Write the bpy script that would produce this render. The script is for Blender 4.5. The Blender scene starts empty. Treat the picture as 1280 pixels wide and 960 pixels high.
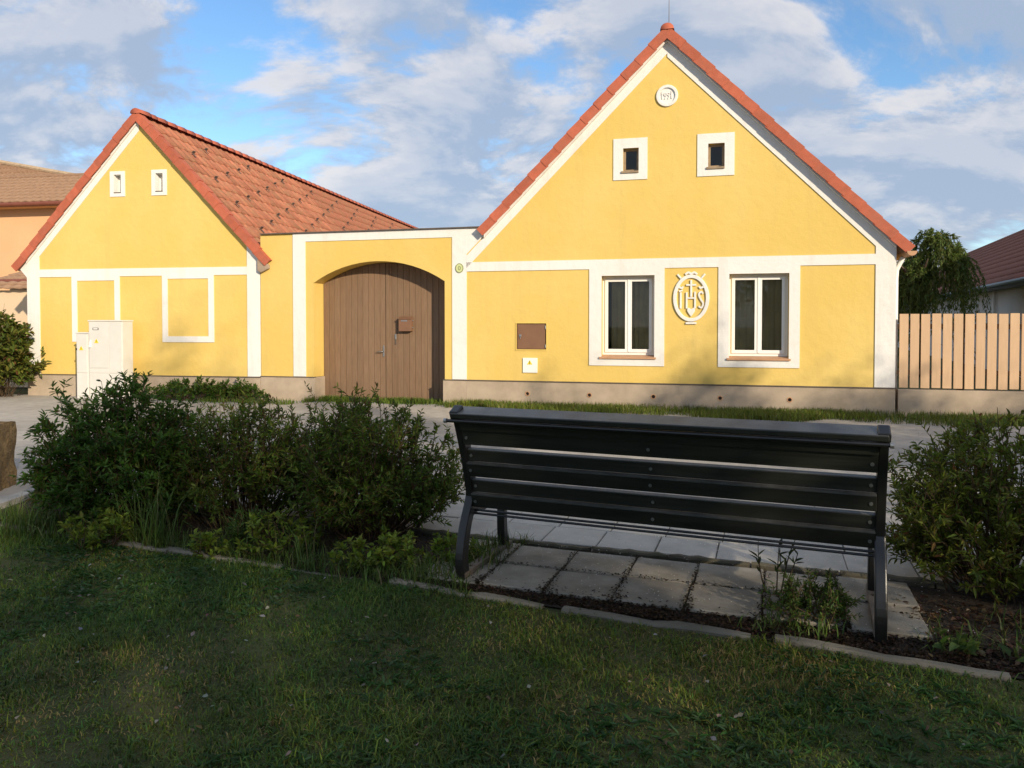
import bpy, bmesh, math, random
import numpy as np
from mathutils import Vector, Matrix

random.seed(7); RNG = np.random.default_rng(7)
SC = bpy.context.scene
COL = SC.collection
rad = math.radians

# ------------------------------------------------------------------ camera
EYE = 1.5; FPX = 930.0; PITCH = rad(1.3)
cam_d = bpy.data.cameras.new('camera'); cam = bpy.data.objects.new('camera', cam_d); COL.objects.link(cam)
cam.location = (0, 0, EYE); cam.rotation_euler = (rad(90) - PITCH, 0, 0)
cam_d.sensor_width = 36; cam_d.lens = FPX / 1280 * 36
cam_d.shift_y = -(75 - FPX * math.tan(PITCH)) / 1280
cam_d.clip_start = 0.05; cam_d.clip_end = 2000
SC.camera = cam

# ------------------------------------------------------------------ light
SUN_EL = rad(20.5)
SUN_H = Vector((0.537, -0.843, 0)).normalized()          # towards the sun, on the ground
SUN_AZ = math.atan2(SUN_H.x, SUN_H.y)
SKY_STRENGTH = 0.15
sun_d = bpy.data.lights.new('sun', 'SUN'); sun = bpy.data.objects.new('sun', sun_d); COL.objects.link(sun)
sun_d.energy = 2.0; sun_d.angle = rad(0.8); sun_d.color = (1.0, 0.86, 0.66)
sun.rotation_euler = (-(SUN_H * math.cos(SUN_EL) + Vector((0, 0, math.sin(SUN_EL))))).to_track_quat('-Z', 'Y').to_euler()
sun.location = (20, -30, 25)

def build_world():
    w = bpy.data.worlds.new('World'); SC.world = w; w.use_nodes = True
    nt = w.node_tree; nt.nodes.clear(); N = nt.nodes.new; L = nt.links.new
    out = N('ShaderNodeOutputWorld'); bg = N('ShaderNodeBackground'); L(bg.outputs[0], out.inputs[0])
    sky = N('ShaderNodeTexSky'); sky.sky_type = 'NISHITA'; sky.sun_disc = False
    sky.sun_elevation = SUN_EL; sky.sun_rotation = SUN_AZ; sky.altitude = 400
    sky.air_density = 1.0; sky.dust_density = 0.6; sky.ozone_density = 2.0
    tc = N('ShaderNodeTexCoord')
    nrm = N('ShaderNodeVectorMath'); nrm.operation = 'NORMALIZE'; L(tc.outputs['Generated'], nrm.inputs[0])
    sep = N('ShaderNodeSeparateXYZ'); L(nrm.outputs[0], sep.inputs[0])
    def math_(op, a, b=None, clamp=False):
        m = N('ShaderNodeMath'); m.operation = op; m.use_clamp = clamp
        for i, v in enumerate((a, b)):
            if v is None: continue
            if isinstance(v, (int, float)): m.inputs[i].default_value = v
            else: L(v, m.inputs[i])
        return m.outputs[0]
    zc = math_('MAXIMUM', sep.outputs[2], 0.0)
    den = math_('ADD', zc, 0.42)
    px = math_('DIVIDE', sep.outputs[0], den); py = math_('DIVIDE', sep.outputs[1], den)
    comb = N('ShaderNodeCombineXYZ'); L(px, comb.inputs[0]); L(py, comb.inputs[1])
    def cloud(off, detail=8.0):
        mp = N('ShaderNodeMapping'); L(comb.outputs[0], mp.inputs[0])
        mp.inputs['Location'].default_value = (CLOUD_SEED[0] + off[0], CLOUD_SEED[1] + off[1], CLOUD_SEED[2])
        mp.inputs['Scale'].default_value = (1.0, 1.25, 1.0)
        n = N('ShaderNodeTexNoise'); n.inputs['Scale'].default_value = 2.6; n.inputs['Detail'].default_value = detail
        n.inputs['Roughness'].default_value = 0.59; n.inputs['Distortion'].default_value = 0.25
        L(mp.outputs[0], n.inputs['Vector'])
        return n.outputs['Fac']
    CLOUD_SEED = (2.2, 40.0, 5.0)
    d0 = cloud((0, 0)); d1 = cloud((-0.03, -0.075), 7.0)
    def ramp(v, a, b):
        m = N('ShaderNodeMapRange'); m.interpolation_type = 'SMOOTHSTEP'
        m.inputs['From Min'].default_value = a; m.inputs['From Max'].default_value = b; L(v, m.inputs['Value'])
        return m.outputs[0]
    low = N('ShaderNodeMapRange'); low.interpolation_type = 'SMOOTHSTEP'; low.inputs['From Min'].default_value = 0.34; low.inputs['From Max'].default_value = 0.0; low.inputs['To Max'].default_value = 0.085; L(zc, low.inputs['Value'])   # more cloud in the line of sight near the horizon
    mask = ramp(math_('ADD', d0, low.outputs[0]), 0.41, 0.52)
    lit = ramp(math_('SUBTRACT', d0, d1), -0.06, 0.10)           # side of each cloud that faces the sun
    thin = ramp(d0, 0.47, 0.62)
    lit2 = math_('MULTIPLY', lit, math_('SUBTRACT', 1.0, math_('MULTIPLY', thin, 0.55)))
    cc = N('ShaderNodeMix'); cc.data_type = 'RGBA'; L(lit2, cc.inputs['Factor'])
    k = 1.0 / SKY_STRENGTH
    cc.inputs['A'].default_value = (0.146 * k, 0.180 * k, 0.238 * k, 1)
    cc.inputs['B'].default_value = (0.300 * k, 0.292 * k, 0.297 * k, 1)
    hs = N('ShaderNodeHueSaturation'); hs.inputs['Saturation'].default_value = 1.15; hs.inputs['Value'].default_value = 0.50
    L(sky.outputs[0], hs.inputs['Color'])
    mx = N('ShaderNodeMix'); mx.data_type = 'RGBA'; L(math_('MULTIPLY', mask, 0.93), mx.inputs['Factor'])
    L(hs.outputs[0], mx.inputs['A']); L(cc.outputs['Result'], mx.inputs['B'])
    L(mx.outputs['Result'], bg.inputs['Color']); bg.inputs['Strength'].default_value = SKY_STRENGTH
build_world()
SC.view_settings.view_transform = 'Standard'; SC.view_settings.look = 'None'
SC.view_settings.exposure = 1.45; SC.view_settings.gamma = 1.0; SC.view_settings.use_curve_mapping = False
SC.render.engine = 'CYCLES'; SC.cycles.use_denoising = True
SC.cycles.max_bounces = 8; SC.cycles.transparent_max_bounces = 8

# ------------------------------------------------------------------ materials
MATS = {}
def pm(name, col, rough=0.7, var=0.12, scale=3.0, bump=0.15, bscale=80.0, rand=0.0, spec=0.3, metal=0.0, tint=None, tint_scale=1.2, tint_amt=0.4, stretch=(1, 1, 1), bdist=0.004):
    if name in MATS: return MATS[name]
    m = bpy.data.materials.new(name); m.use_nodes = True; MATS[name] = m
    nt = m.node_tree; N = nt.nodes.new; L = nt.links.new
    b = nt.nodes['Principled BSDF']; b.inputs['Roughness'].default_value = rough; b.inputs['Metallic'].default_value = metal
    b.inputs['Specular IOR Level'].default_value = spec
    tc = N('ShaderNodeTexCoord'); mp = N('ShaderNodeMapping'); mp.inputs['Scale'].default_value = stretch; L(tc.outputs['Object'], mp.inputs[0])
    oi = N('ShaderNodeObjectInfo')
    add = N('ShaderNodeVectorMath'); add.operation = 'ADD'; L(mp.outputs[0], add.inputs[0])
    sc = N('ShaderNodeVectorMath'); sc.operation = 'SCALE'; sc.inputs[0].default_value = (37.0, 17.0, 29.0); L(oi.outputs['Random'], sc.inputs['Scale']); L(sc.outputs[0], add.inputs[1])
    n1 = N('ShaderNodeTexNoise'); n1.inputs['Scale'].default_value = scale; n1.inputs['Detail'].default_value = 6; n1.inputs['Roughness'].default_value = 0.6; L(add.outputs[0], n1.inputs[0])
    r1 = N('ShaderNodeMapRange'); r1.inputs['From Min'].default_value = 0.3; r1.inputs['From Max'].default_value = 0.7
    r1.inputs['To Min'].default_value = 1 - var; r1.inputs['To Max'].default_value = 1 + var; L(n1.outputs['Fac'], r1.inputs['Value'])
    r2 = N('ShaderNodeMapRange'); r2.inputs['To Min'].default_value = 1 - rand; r2.inputs['To Max'].default_value = 1 + rand; L(oi.outputs['Random'], r2.inputs['Value'])
    mu = N('ShaderNodeMath'); mu.operation = 'MULTIPLY'; L(r1.outputs[0], mu.inputs[0]); L(r2.outputs[0], mu.inputs[1])
    colsock = None
    if tint is not None:
        n3 = N('ShaderNodeTexNoise'); n3.inputs['Scale'].default_value = tint_scale; n3.inputs['Detail'].default_value = 7; n3.inputs['Roughness'].default_value = 0.65; L(add.outputs[0], n3.inputs[0])
        r3 = N('ShaderNodeMapRange'); r3.inputs['From Min'].default_value = 0.42; r3.inputs['From Max'].default_value = 0.72; r3.inputs['To Max'].default_value = tint_amt; L(n3.outputs['Fac'], r3.inputs['Value'])
        mx = N('ShaderNodeMix'); mx.data_type = 'RGBA'; mx.inputs['A'].default_value = (*col, 1); mx.inputs['B'].default_value = (*tint, 1); L(r3.outputs[0], mx.inputs['Factor']); colsock = mx.outputs['Result']
    v = N('ShaderNodeVectorMath'); v.operation = 'SCALE'
    if colsock: L(colsock, v.inputs[0])
    else: v.inputs[0].default_value = col
    L(mu.outputs[0], v.inputs['Scale']); L(v.outputs[0], b.inputs['Base Color'])
    if bump > 0:
        n2 = N('ShaderNodeTexNoise'); n2.inputs['Scale'].default_value = bscale; n2.inputs['Detail'].default_value = 5; L(add.outputs[0], n2.inputs[0])
        bp = N('ShaderNodeBump'); bp.inputs['Strength'].default_value = bump; bp.inputs['Distance'].default_value = bdist; L(n2.outputs['Fac'], bp.inputs['Height']); L(bp.outputs[0], b.inputs['Normal'])
    return m

def leafmat(name, attr='tint', trans=0.48, rough=0.5, spec=0.3):
    if name in MATS: return MATS[name]
    m = bpy.data.materials.new(name); m.use_nodes = True; MATS[name] = m
    nt = m.node_tree; N = nt.nodes.new; L = nt.links.new
    b = nt.nodes['Principled BSDF']; b.inputs['Roughness'].default_value = rough; b.inputs['Specular IOR Level'].default_value = spec
    at = N('ShaderNodeAttribute'); at.attribute_name = attr
    tc = N('ShaderNodeTexCoord'); n = N('ShaderNodeTexNoise'); n.inputs['Scale'].default_value = 40; L(tc.outputs['Object'], n.inputs[0])
    r = N('ShaderNodeMapRange'); r.inputs['To Min'].default_value = 0.75; r.inputs['To Max'].default_value = 1.25; L(n.outputs['Fac'], r.inputs[0])
    v = N('ShaderNodeVectorMath'); v.operation = 'SCALE'; L(at.outputs['Color'], v.inputs[0]); L(r.outputs[0], v.inputs['Scale'])
    L(v.outputs[0], b.inputs['Base Color'])
    t = N('ShaderNodeBsdfTranslucent'); L(v.outputs[0], t.inputs['Color'])
    mix = N('ShaderNodeMixShader'); mix.inputs[0].default_value = trans; L(b.outputs[0], mix.inputs[1]); L(t.outputs[0], mix.inputs[2])
    L(mix.outputs[0], nt.nodes['Material Output'].inputs['Surface'])
    return m

def glassmat(name='window_glass'):
    if name in MATS: return MATS[name]
    m = bpy.data.materials.new(name); m.use_nodes = True; MATS[name] = m
    nt = m.node_tree; N = nt.nodes.new; L = nt.links.new; nt.nodes.remove(nt.nodes['Principled BSDF'])
    g = N('ShaderNodeBsdfGlossy'); g.inputs['Roughness'].default_value = 0.02
    t = N('ShaderNodeBsdfTransparent'); t.inputs[0].default_value = (0.86, 0.88, 0.84, 1)
    f = N('ShaderNodeFresnel'); f.inputs[0].default_value = 1.45
    tc = N('ShaderNodeTexCoord'); n = N('ShaderNodeTexNoise'); n.inputs['Scale'].default_value = 2.0; L(tc.outputs['Object'], n.inputs[0])
    bp = N('ShaderNodeBump'); bp.inputs['Strength'].default_value = 0.03; L(n.outputs['Fac'], bp.inputs['Height']); L(bp.outputs[0], g.inputs['Normal'])
    mix = N('ShaderNodeMixShader'); L(f.outputs[0], mix.inputs[0]); L(t.outputs[0], mix.inputs[1]); L(g.outputs[0], mix.inputs[2])
    L(mix.outputs[0], nt.nodes['Material Output'].inputs['Surface'])
    return m

def plaster(name, col, pale, dirt, rough=0.9, dirt_amt=0.35):
    m = bpy.data.materials.new(name); m.use_nodes = True; MATS[name] = m
    nt = m.node_tree; N = nt.nodes.new; L = nt.links.new; b = nt.nodes['Principled BSDF']; b.inputs['Roughness'].default_value = rough; b.inputs['Specular IOR Level'].default_value = 0.1
    tc = N('ShaderNodeTexCoord')
    def noise(scale, stretch=(1, 1, 1), detail=6, rough_=.6):
        mp = N('ShaderNodeMapping'); mp.inputs['Scale'].default_value = stretch; L(tc.outputs['Object'], mp.inputs[0])
        n = N('ShaderNodeTexNoise'); n.inputs['Scale'].default_value = scale; n.inputs['Detail'].default_value = detail; n.inputs['Roughness'].default_value = rough_; L(mp.outputs[0], n.inputs[0]); return n.outputs['Fac']
    def rng_(v, a, b_, c, d):
        r = N('ShaderNodeMapRange'); r.inputs['From Min'].default_value = a; r.inputs['From Max'].default_value = b_; r.inputs['To Min'].default_value = c; r.inputs['To Max'].default_value = d; L(v, r.inputs['Value']); return r.outputs[0]
    def mix(a, col2, f):
        mx = N('ShaderNodeMix'); mx.data_type = 'RGBA'; L(f, mx.inputs['Factor']); mx.inputs['B'].default_value = (*col2, 1)
        if isinstance(a, tuple): mx.inputs['A'].default_value = (*a, 1)
        else: L(a, mx.inputs['A'])
        return mx.outputs['Result']
    c = mix(col, pale, rng_(noise(0.55, detail=4), .42, .62, 0, .75))            # repainted patches
    c = mix(c, dirt, rng_(noise(1.6, (2.2, 2.2, .16), 7, .7), .52, .78, 0, dirt_amt))   # rain streaks
    c = mix(c, dirt, rng_(noise(4.5, (1, 1, 1), 8, .72), .55, .80, 0, dirt_amt * .9))   # blotches
    L(c, b.inputs['Base Color'])
    bp = N('ShaderNodeBump'); bp.inputs['Strength'].default_value = .45; bp.inputs['Distance'].default_value = .006; L(noise(85, detail=6), bp.inputs['Height'])
    bp2 = N('ShaderNodeBump'); bp2.inputs['Strength'].default_value = .35; bp2.inputs['Distance'].default_value = .02; L(noise(7, detail=3), bp2.inputs['Height']); L(bp.outputs[0], bp2.inputs['Normal']); L(bp2.outputs[0], b.inputs['Normal'])
    return m
YEL = plaster('yellow_plaster', (0.68, 0.480, 0.135), (0.71, 0.525, 0.175), (0.54, 0.40, 0.145))
WHT = plaster('white_plaster', (0.74, 0.715, 0.66), (0.77, 0.75, 0.71), (0.54, 0.50, 0.42), dirt_amt=.45)
PLI = pm('plinth_render', (0.42, 0.335, 0.25), 0.95, 0.14, 3.0, 0.8, 90, tint=(0.34, 0.28, 0.20), tint_scale=1.6, tint_amt=0.6, spec=0.1)
TIN = pm('dark_tin', (0.11, 0.09, 0.075), 0.5, 0.2, 6, 0.05)
TILE_NEW = pm('red_verge_tile', (0.43, 0.112, 0.060), 0.75, 0.12, 9, 0.3, 60, rand=0.10, tint=(0.32, 0.13, 0.085), tint_scale=5)
TILE = pm('weathered_roof_tile', (0.41, 0.150, 0.085), 0.85, 0.18, 12, 0.4, 70, rand=0.16, tint=(0.30, 0.19, 0.10), tint_scale=4, tint_amt=0.7)
TILE_BR = pm('brown_roof_tile', (0.30, 0.185, 0.115), 0.9, 0.18, 8, 0.4, 60, rand=0.15)
TILE_DK = pm('brown_red_roof_tile', (0.22, 0.085, 0.055), 0.8, 0.14, 5, 0.3, 60, rand=0.1)
ROOFB = pm('roof_board', (0.22, 0.13, 0.085), 0.9, 0.2, 5, 0.2)
WFRAME = pm('white_window_paint', (0.82, 0.80, 0.74), 0.4, 0.03, 5, 0.05)
ROOM = pm('room_wall', (0.42, 0.33, 0.20), 0.9, 0.2, 1.5, 0.1)
CURT = pm('curtain_cloth', (0.50, 0.38, 0.22), 0.95, 0.15, 3, 0.2, 200)
WOODG = pm('gate_wood', (0.205, 0.130, 0.078), 0.75, 0.14, 7, 0.5, 60, rand=0.07, stretch=(6, 6, 0.5), tint=(0.20, 0.11, 0.06), tint_scale=3, tint_amt=0.6)
BRN = pm('brown_sheet_metal', (0.20, 0.105, 0.06), 0.5, 0.1, 4, 0.05)
GREYB = pm('grey_cabinet_plastic', (0.62, 0.60, 0.55), 0.6, 0.05, 3, 0.15, 150)
SIGNY = pm('warning_yellow', (0.80, 0.62, 0.05), 0.5, 0.05, 5, 0)
BLK = pm('black_paint', (0.02, 0.02, 0.02), 0.5, 0.1, 5, 0)
SILL = pm('clay_sill', (0.48, 0.27, 0.15), 0.6, 0.1, 6, 0.1)
WOODA = pm('old_wood_frame', (0.30, 0.22, 0.14), 0.8, 0.2, 9, 0.2)
IRON = pm('bench_iron', (0.015, 0.015, 0.014), 0.34, 0.25, 6, 0.12, 120, spec=0.5)
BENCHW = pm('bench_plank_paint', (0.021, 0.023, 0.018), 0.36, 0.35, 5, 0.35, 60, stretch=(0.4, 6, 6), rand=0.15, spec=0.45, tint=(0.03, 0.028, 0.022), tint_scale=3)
BOLT = pm('steel_bolt', (0.35, 0.35, 0.34), 0.45, 0.1, 20, 0, metal=0.8)
SLAB = pm('concrete_slab', (0.45, 0.42, 0.365), 0.92, 0.12, 5, 0.6, 160, rand=0.06, tint=(0.34, 0.315, 0.265), tint_scale=2.2, tint_amt=0.6)
SLABD = pm('old_concrete_slab', (0.29, 0.26, 0.21), 0.95, 0.22, 6, 0.8, 130, rand=0.12, tint=(0.16, 0.14, 0.10), tint_scale=2.5, tint_amt=0.8)
KERB = pm('kerb_concrete', (0.24, 0.21, 0.16), 0.95, 0.3, 6, 0.9, 70, rand=0.2, tint=(0.06, 0.055, 0.035), tint_scale=3, tint_amt=0.8)
KERBK = pm('mossy_kerb', (0.12, 0.105, 0.075), 0.95, 0.3, 8, 0.8, 90, rand=0.2, tint=(0.05, 0.05, 0.025), tint_scale=4, tint_amt=0.8)
KERBL = pm('pale_kerb_concrete', (0.36, 0.34, 0.30), 0.95, 0.15, 6, 0.6, 100, rand=0.12)
ASPH = pm('street_concrete', (0.40, 0.37, 0.325), 0.93, 0.16, 6.0, 0.8, 90, tint=(0.29, 0.265, 0.23), tint_scale=0.9, tint_amt=0.85)
SOIL = pm('dark_soil', (0.050, 0.036, 0.024), 1.0, 0.4, 14, 1.0, 60, bdist=0.02)
TURF = pm('turf_soil', (0.070, 0.080, 0.024), 1.0, 0.35, 3, 1.0, 90, tint=(0.095, 0.075, 0.035), tint_scale=1.5, tint_amt=0.8, bdist=0.02)
EARTH = pm('ground_grass', (0.075, 0.085, 0.03), 1.0, 0.3, 0.6, 0.5, 30)
PEACH = pm('peach_plaster', (0.72, 0.42, 0.22), 0.9, 0.05, 1, 0.2)
CREAM = pm('cream_plaster', (0.66, 0.50, 0.33), 0.9, 0.06, 1, 0.2)
WALLW = pm('pale_grey_plaster', (0.60, 0.57, 0.52), 0.9, 0.06, 1, 0.2)
GUTG = pm('dark_green_gutter', (0.04, 0.06, 0.055), 0.4, 0.1, 4, 0)
GUTB = pm('red_brown_gutter', (0.20, 0.065, 0.04), 0.45, 0.1, 4, 0)
FENCE = pm('fence_board_paint', (0.56, 0.375, 0.225), 0.7, 0.07, 4, 0.2, 60, rand=0.05, stretch=(5, 5, 0.6))
FENCED = pm('fence_rail', (0.16, 0.10, 0.06), 0.8, 0.1, 4, 0.2)
STONE = pm('sandstone_block', (0.19, 0.13, 0.06), 0.95, 0.4, 7, 1.0, 25, tint=(0.09, 0.055, 0.028), tint_scale=3, tint_amt=0.9, bdist=0.03)
BARK = pm('bark', (0.09, 0.065, 0.045), 0.95, 0.3, 8, 0.8, 40)
STEM = pm('shrub_stem', (0.10, 0.065, 0.035), 0.9, 0.3, 20, 0.3)
LEAF = leafmat('leaf_green'); GRASS = leafmat('grass_blade', trans=0.3, rough=0.55)
GLASS = glassmat()

def paint_skylit_tops(m, col, lo=0.55, hi=0.95, amt=0.8):
    """sky light painted into the colour of faces that look up"""
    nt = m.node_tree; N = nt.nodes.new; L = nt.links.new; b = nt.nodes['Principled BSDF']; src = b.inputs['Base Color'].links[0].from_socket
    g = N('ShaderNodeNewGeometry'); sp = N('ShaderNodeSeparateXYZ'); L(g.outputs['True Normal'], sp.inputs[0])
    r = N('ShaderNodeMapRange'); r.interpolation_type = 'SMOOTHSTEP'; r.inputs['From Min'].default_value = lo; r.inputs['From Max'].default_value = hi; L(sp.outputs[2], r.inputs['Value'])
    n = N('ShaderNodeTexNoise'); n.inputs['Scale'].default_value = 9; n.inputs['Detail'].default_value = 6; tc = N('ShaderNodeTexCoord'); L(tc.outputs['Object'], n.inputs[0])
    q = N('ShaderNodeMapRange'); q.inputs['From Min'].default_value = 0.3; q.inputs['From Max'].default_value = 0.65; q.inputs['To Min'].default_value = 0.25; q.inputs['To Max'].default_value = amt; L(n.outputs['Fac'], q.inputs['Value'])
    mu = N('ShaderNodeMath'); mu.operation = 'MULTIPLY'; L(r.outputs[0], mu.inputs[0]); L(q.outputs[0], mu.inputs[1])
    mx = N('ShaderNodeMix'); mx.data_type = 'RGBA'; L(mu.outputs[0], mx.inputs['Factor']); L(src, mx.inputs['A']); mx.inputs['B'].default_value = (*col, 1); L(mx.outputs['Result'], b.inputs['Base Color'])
paint_skylit_tops(BENCHW, (0.13, 0.125, 0.11))  # grey sky light on plank tops, mixed into the paint colour

# ------------------------------------------------------------------ object helpers
def tag(o, label=None, cat=None, group=None, kind=None):
    if label: o['label'] = label
    if cat: o['category'] = cat
    if group: o['group'] = group
    if kind: o['kind'] = kind
    return o
def thing(name, label, cat, loc=(0, 0, 0), rotz=0.0, group=None):
    o = bpy.data.objects.new(name, None); COL.objects.link(o); o.empty_display_size = 0.2
    o.location = loc; o.rotation_euler = (0, 0, rotz)
    return tag(o, label, cat, group)
def link(name, me, parent=None, mat4=None):
    o = bpy.data.objects.new(name, me); COL.objects.link(o)
    if parent is not None: o.parent = parent
    if mat4 is not None: o.matrix_basis = mat4
    return o

class MB:
    def __init__(s): s.v = []; s.f = []
    def add(s, vs, fs):
        n = len(s.v); s.v += [tuple(v) for v in vs]; s.f += [tuple(i + n for i in f) for f in fs]; return s
    def box(s, x0, x1, y0, y1, z0, z1):
        v = [(x, y, z) for x in (x0, x1) for y in (y0, y1) for z in (z0, z1)]
        return s.add(v, [(0, 1, 3, 2), (4, 6, 7, 5), (0, 4, 5, 1), (2, 3, 7, 6), (0, 2, 6, 4), (1, 5, 7, 3)])
    def plate(s, outer, holes=(), y0=0.0, y1=0.1):
        """an outline (x,z) with holes, standing between y0 and y1"""
        bm = bmesh.new(); E = []; loops = []
        for Lp in [outer] + list(holes):
            vs = [bm.verts.new((x, 0, z)) for x, z in Lp]; loops.append(vs)
            for i in range(len(vs)): E.append(bm.edges.new((vs[i], vs[(i + 1) % len(vs)])))
        bmesh.ops.triangle_fill(bm, use_beauty=True, use_dissolve=False, edges=E, normal=(0, -1, 0))
        bm.verts.index_update(); nv = len(bm.verts)
        V = [(v.co.x, y0, v.co.z) for v in bm.verts] + [(v.co.x, y1, v.co.z) for v in bm.verts]
        F = [[v.index for v in f.verts] for f in bm.faces]
        F2 = [[i + nv for i in reversed(f)] for f in F]
        for vs in loops:
            for i in range(len(vs)):
                a, b = vs[i].index, vs[(i + 1) % len(vs)].index; F2.append([a, b, b + nv, a + nv])
        bm.free(); return s.add(V, F + F2)
    def tube(s, path, r, n=8, cap=True):
        P = [Vector(p) for p in path]; R = r if hasattr(r, '__len__') else [r] * len(P); vs = []; fs = []
        up = Vector((0.13, 0.07, 1)).normalized()
        for i, p in enumerate(P):
            t = (P[min(i + 1, len(P) - 1)] - P[max(i - 1, 0)]).normalized()
            a = t.cross(up if abs(t.dot(up)) < 0.95 else Vector((1, 0, 0))).normalized(); b = t.cross(a)
            for k in range(n):
                w = 2 * math.pi * k / n; vs.append(p + (a * math.cos(w) + b * math.sin(w)) * R[i])
        for i in range(len(P) - 1):
            for k in range(n): fs.append((i * n + k, i * n + (k + 1) % n, (i + 1) * n + (k + 1) % n, (i + 1) * n + k))
        if cap: fs += [tuple(range(n)), tuple(range((len(P) - 1) * n, len(P) * n))]
        return s.add(vs, fs)
    def ribbon_yz(s, path, x0, x1, w):
        """bar following a (y,z) path, w wide in that plane, from x0 to x1"""
        P = [Vector((0, p[0], p[1])) for p in path]; W = w if hasattr(w, '__len__') else [w] * len(P); vs = []; fs = []
        for i, p in enumerate(P):
            t = (P[min(i + 1, len(P) - 1)] - P[max(i - 1, 0)]).normalized(); nrm = Vector((0, -t.z, t.y)) * (W[i] / 2)
            for x, sg in ((x0, -1), (x1, -1), (x1, 1), (x0, 1)): vs.append((x, (p + nrm * sg).y, (p + nrm * sg).z))
        for i in range(len(P) - 1):
            for k in range(4): fs.append((i * 4 + k, i * 4 + (k + 1) % 4, i * 4 + 4 + (k + 1) % 4, i * 4 + 4 + k))
        n = len(P) - 1; fs += [(0, 1, 2, 3), (n * 4, n * 4 + 1, n * 4 + 2, n * 4 + 3)]
        return s.add(vs, fs)
    def stroke(s, pts, w, y0, y1):
        """raised line in the x,z plane"""
        P = [Vector((p[0], p[1])) for p in pts]; L = []; R = []
        for i, p in enumerate(P):
            t = (P[min(i + 1, len(P) - 1)] - P[max(i - 1, 0)]).normalized(); n = Vector((-t.y, t.x)) * (w / 2)
            L.append(p + n); R.append(p - n)
        vs = []
        for l, r in zip(L, R): vs += [(l.x, y0, l.y), (r.x, y0, r.y), (r.x, y1, r.y), (l.x, y1, l.y)]
        fs = []
        for i in range(len(P) - 1):
            for k in range(4): fs.append((i * 4 + k, i * 4 + (k + 1) % 4, i * 4 + 4 + (k + 1) % 4, i * 4 + 4 + k))
        n = len(P) - 1; fs += [(0, 1, 2, 3), (n * 4, n * 4 + 1, n * 4 + 2, n * 4 + 3)]
        return s.add(vs, fs)
    def mesh(s, name, mat, smooth=False):
        me = bpy.data.meshes.new(name); me.from_pydata(s.v, [], s.f)
        bm = bmesh.new(); bm.from_mesh(me); bmesh.ops.recalc_face_normals(bm, faces=bm.faces); bm.to_mesh(me); bm.free()
        if mat: me.materials.append(mat)
        if smooth: me.polygons.foreach_set('use_smooth', [True] * len(me.polygons))
        return me
    def build(s, name, mat, parent=None, bevel=0.0, smooth=False, mat4=None):
        o = link(name, s.mesh(name, mat, smooth), parent, mat4)
        if bevel > 0:
            b = o.modifiers.new('bevel', 'BEVEL'); b.width = bevel; b.segments = 2; b.limit_method = 'ANGLE'; b.angle_limit = rad(35)
        return o

def mesh_np(name, V, F, mat, tint=None, smooth=False):
    """fast mesh from arrays; all faces have the same number of corners"""
    V = np.asarray(V, np.float32).reshape(-1, 3); F = np.asarray(F, np.int32); k = F.shape[1]
    me = bpy.data.meshes.new(name)
    me.vertices.add(len(V)); me.vertices.foreach_set('co', V.ravel())
    me.loops.add(F.size); me.loops.foreach_set('vertex_index', F.ravel())
    me.polygons.add(len(F)); me.polygons.foreach_set('loop_start', np.arange(0, F.size, k, dtype=np.int32))
    if smooth: me.polygons.foreach_set('use_smooth', np.ones(len(F), bool))
    me.update(calc_edges=True)
    if tint is not None:
        a = me.attributes.new('tint', 'FLOAT_COLOR', 'POINT'); t = np.ones((len(V), 4), np.float32); t[:, :3] = tint; a.data.foreach_set('color', t.ravel())
    me.materials.append(mat); return me

def catmull(pts, n=6):
    P = [np.array(p, float) for p in pts]; P = [2 * P[0] - P[1]] + P + [2 * P[-1] - P[-2]]; out = []
    for i in range(1, len(P) - 2):
        for j in range(n):
            t = j / n; a, b, c, d = P[i - 1], P[i], P[i + 1], P[i + 2]
            out.append(0.5 * ((2 * b) + (c - a) * t + (2 * a - 5 * b + 4 * c - d) * t * t + (3 * b - a - 3 * c + d) * t ** 3))
    out.append(P[-2]); return [tuple(p) for p in out]
def ellipse(cx, cz, rx, rz, n=40): return [(cx + rx * math.cos(2 * math.pi * i / n), cz + rz * math.sin(2 * math.pi * i / n)) for i in range(n)]
def rect(x0, x1, z0, z1): return [(x0, z0), (x1, z0), (x1, z1), (x0, z1)]

# frames: a front stands at distance p from the eye's foot, turned th degrees; s runs along it to the right
def front_point(th, p, s, back=0.0):
    t = rad(th); return Vector((s * math.cos(t) + (p + back) * math.sin(t), -s * math.sin(t) + (p + back) * math.cos(t), 0))
RH = (14.0, 13.18); LH = (10.0, 13.74)
PV = rad(-19.0); PO = Vector((0, 5.04, 0)); E1 = Vector((math.cos(PV), math.sin(PV), 0)); E2 = Vector((-math.sin(PV), math.cos(PV), 0))
def pav(a, b, z=0.0): q = PO + E1 * a + E2 * b; return (q.x, q.y, z)

# ------------------------------------------------------------------ ground, street, lawn
def sheet(name, pts, mat, z):
    me = bpy.data.meshes.new(name); me.from_pydata([(p[0], p[1], z) for p in pts], [], [tuple(range(len(pts)))]); me.materials.append(mat)
    o = link(name, me); o['kind'] = 'structure'; return o
sheet('ground', [(-400, -300), (400, -300), (400, 700), (-400, 700)], EARTH, -0.030)
# street between the pavement and the house fronts, with the drive at the left
fl = front_point(*LH, -40, 0.1); fm = front_point(*LH, -7.6, 0.1); fr = front_point(*RH, 40, 0.1)
sheet('street', [(-4.25, -12), (-4.25, 7.4), pav(-4.0, 1.22)[:2], pav(40, 1.22)[:2], fr[:2], fm[:2], fl[:2], (-42, -12)], ASPH, -0.008)
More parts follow.
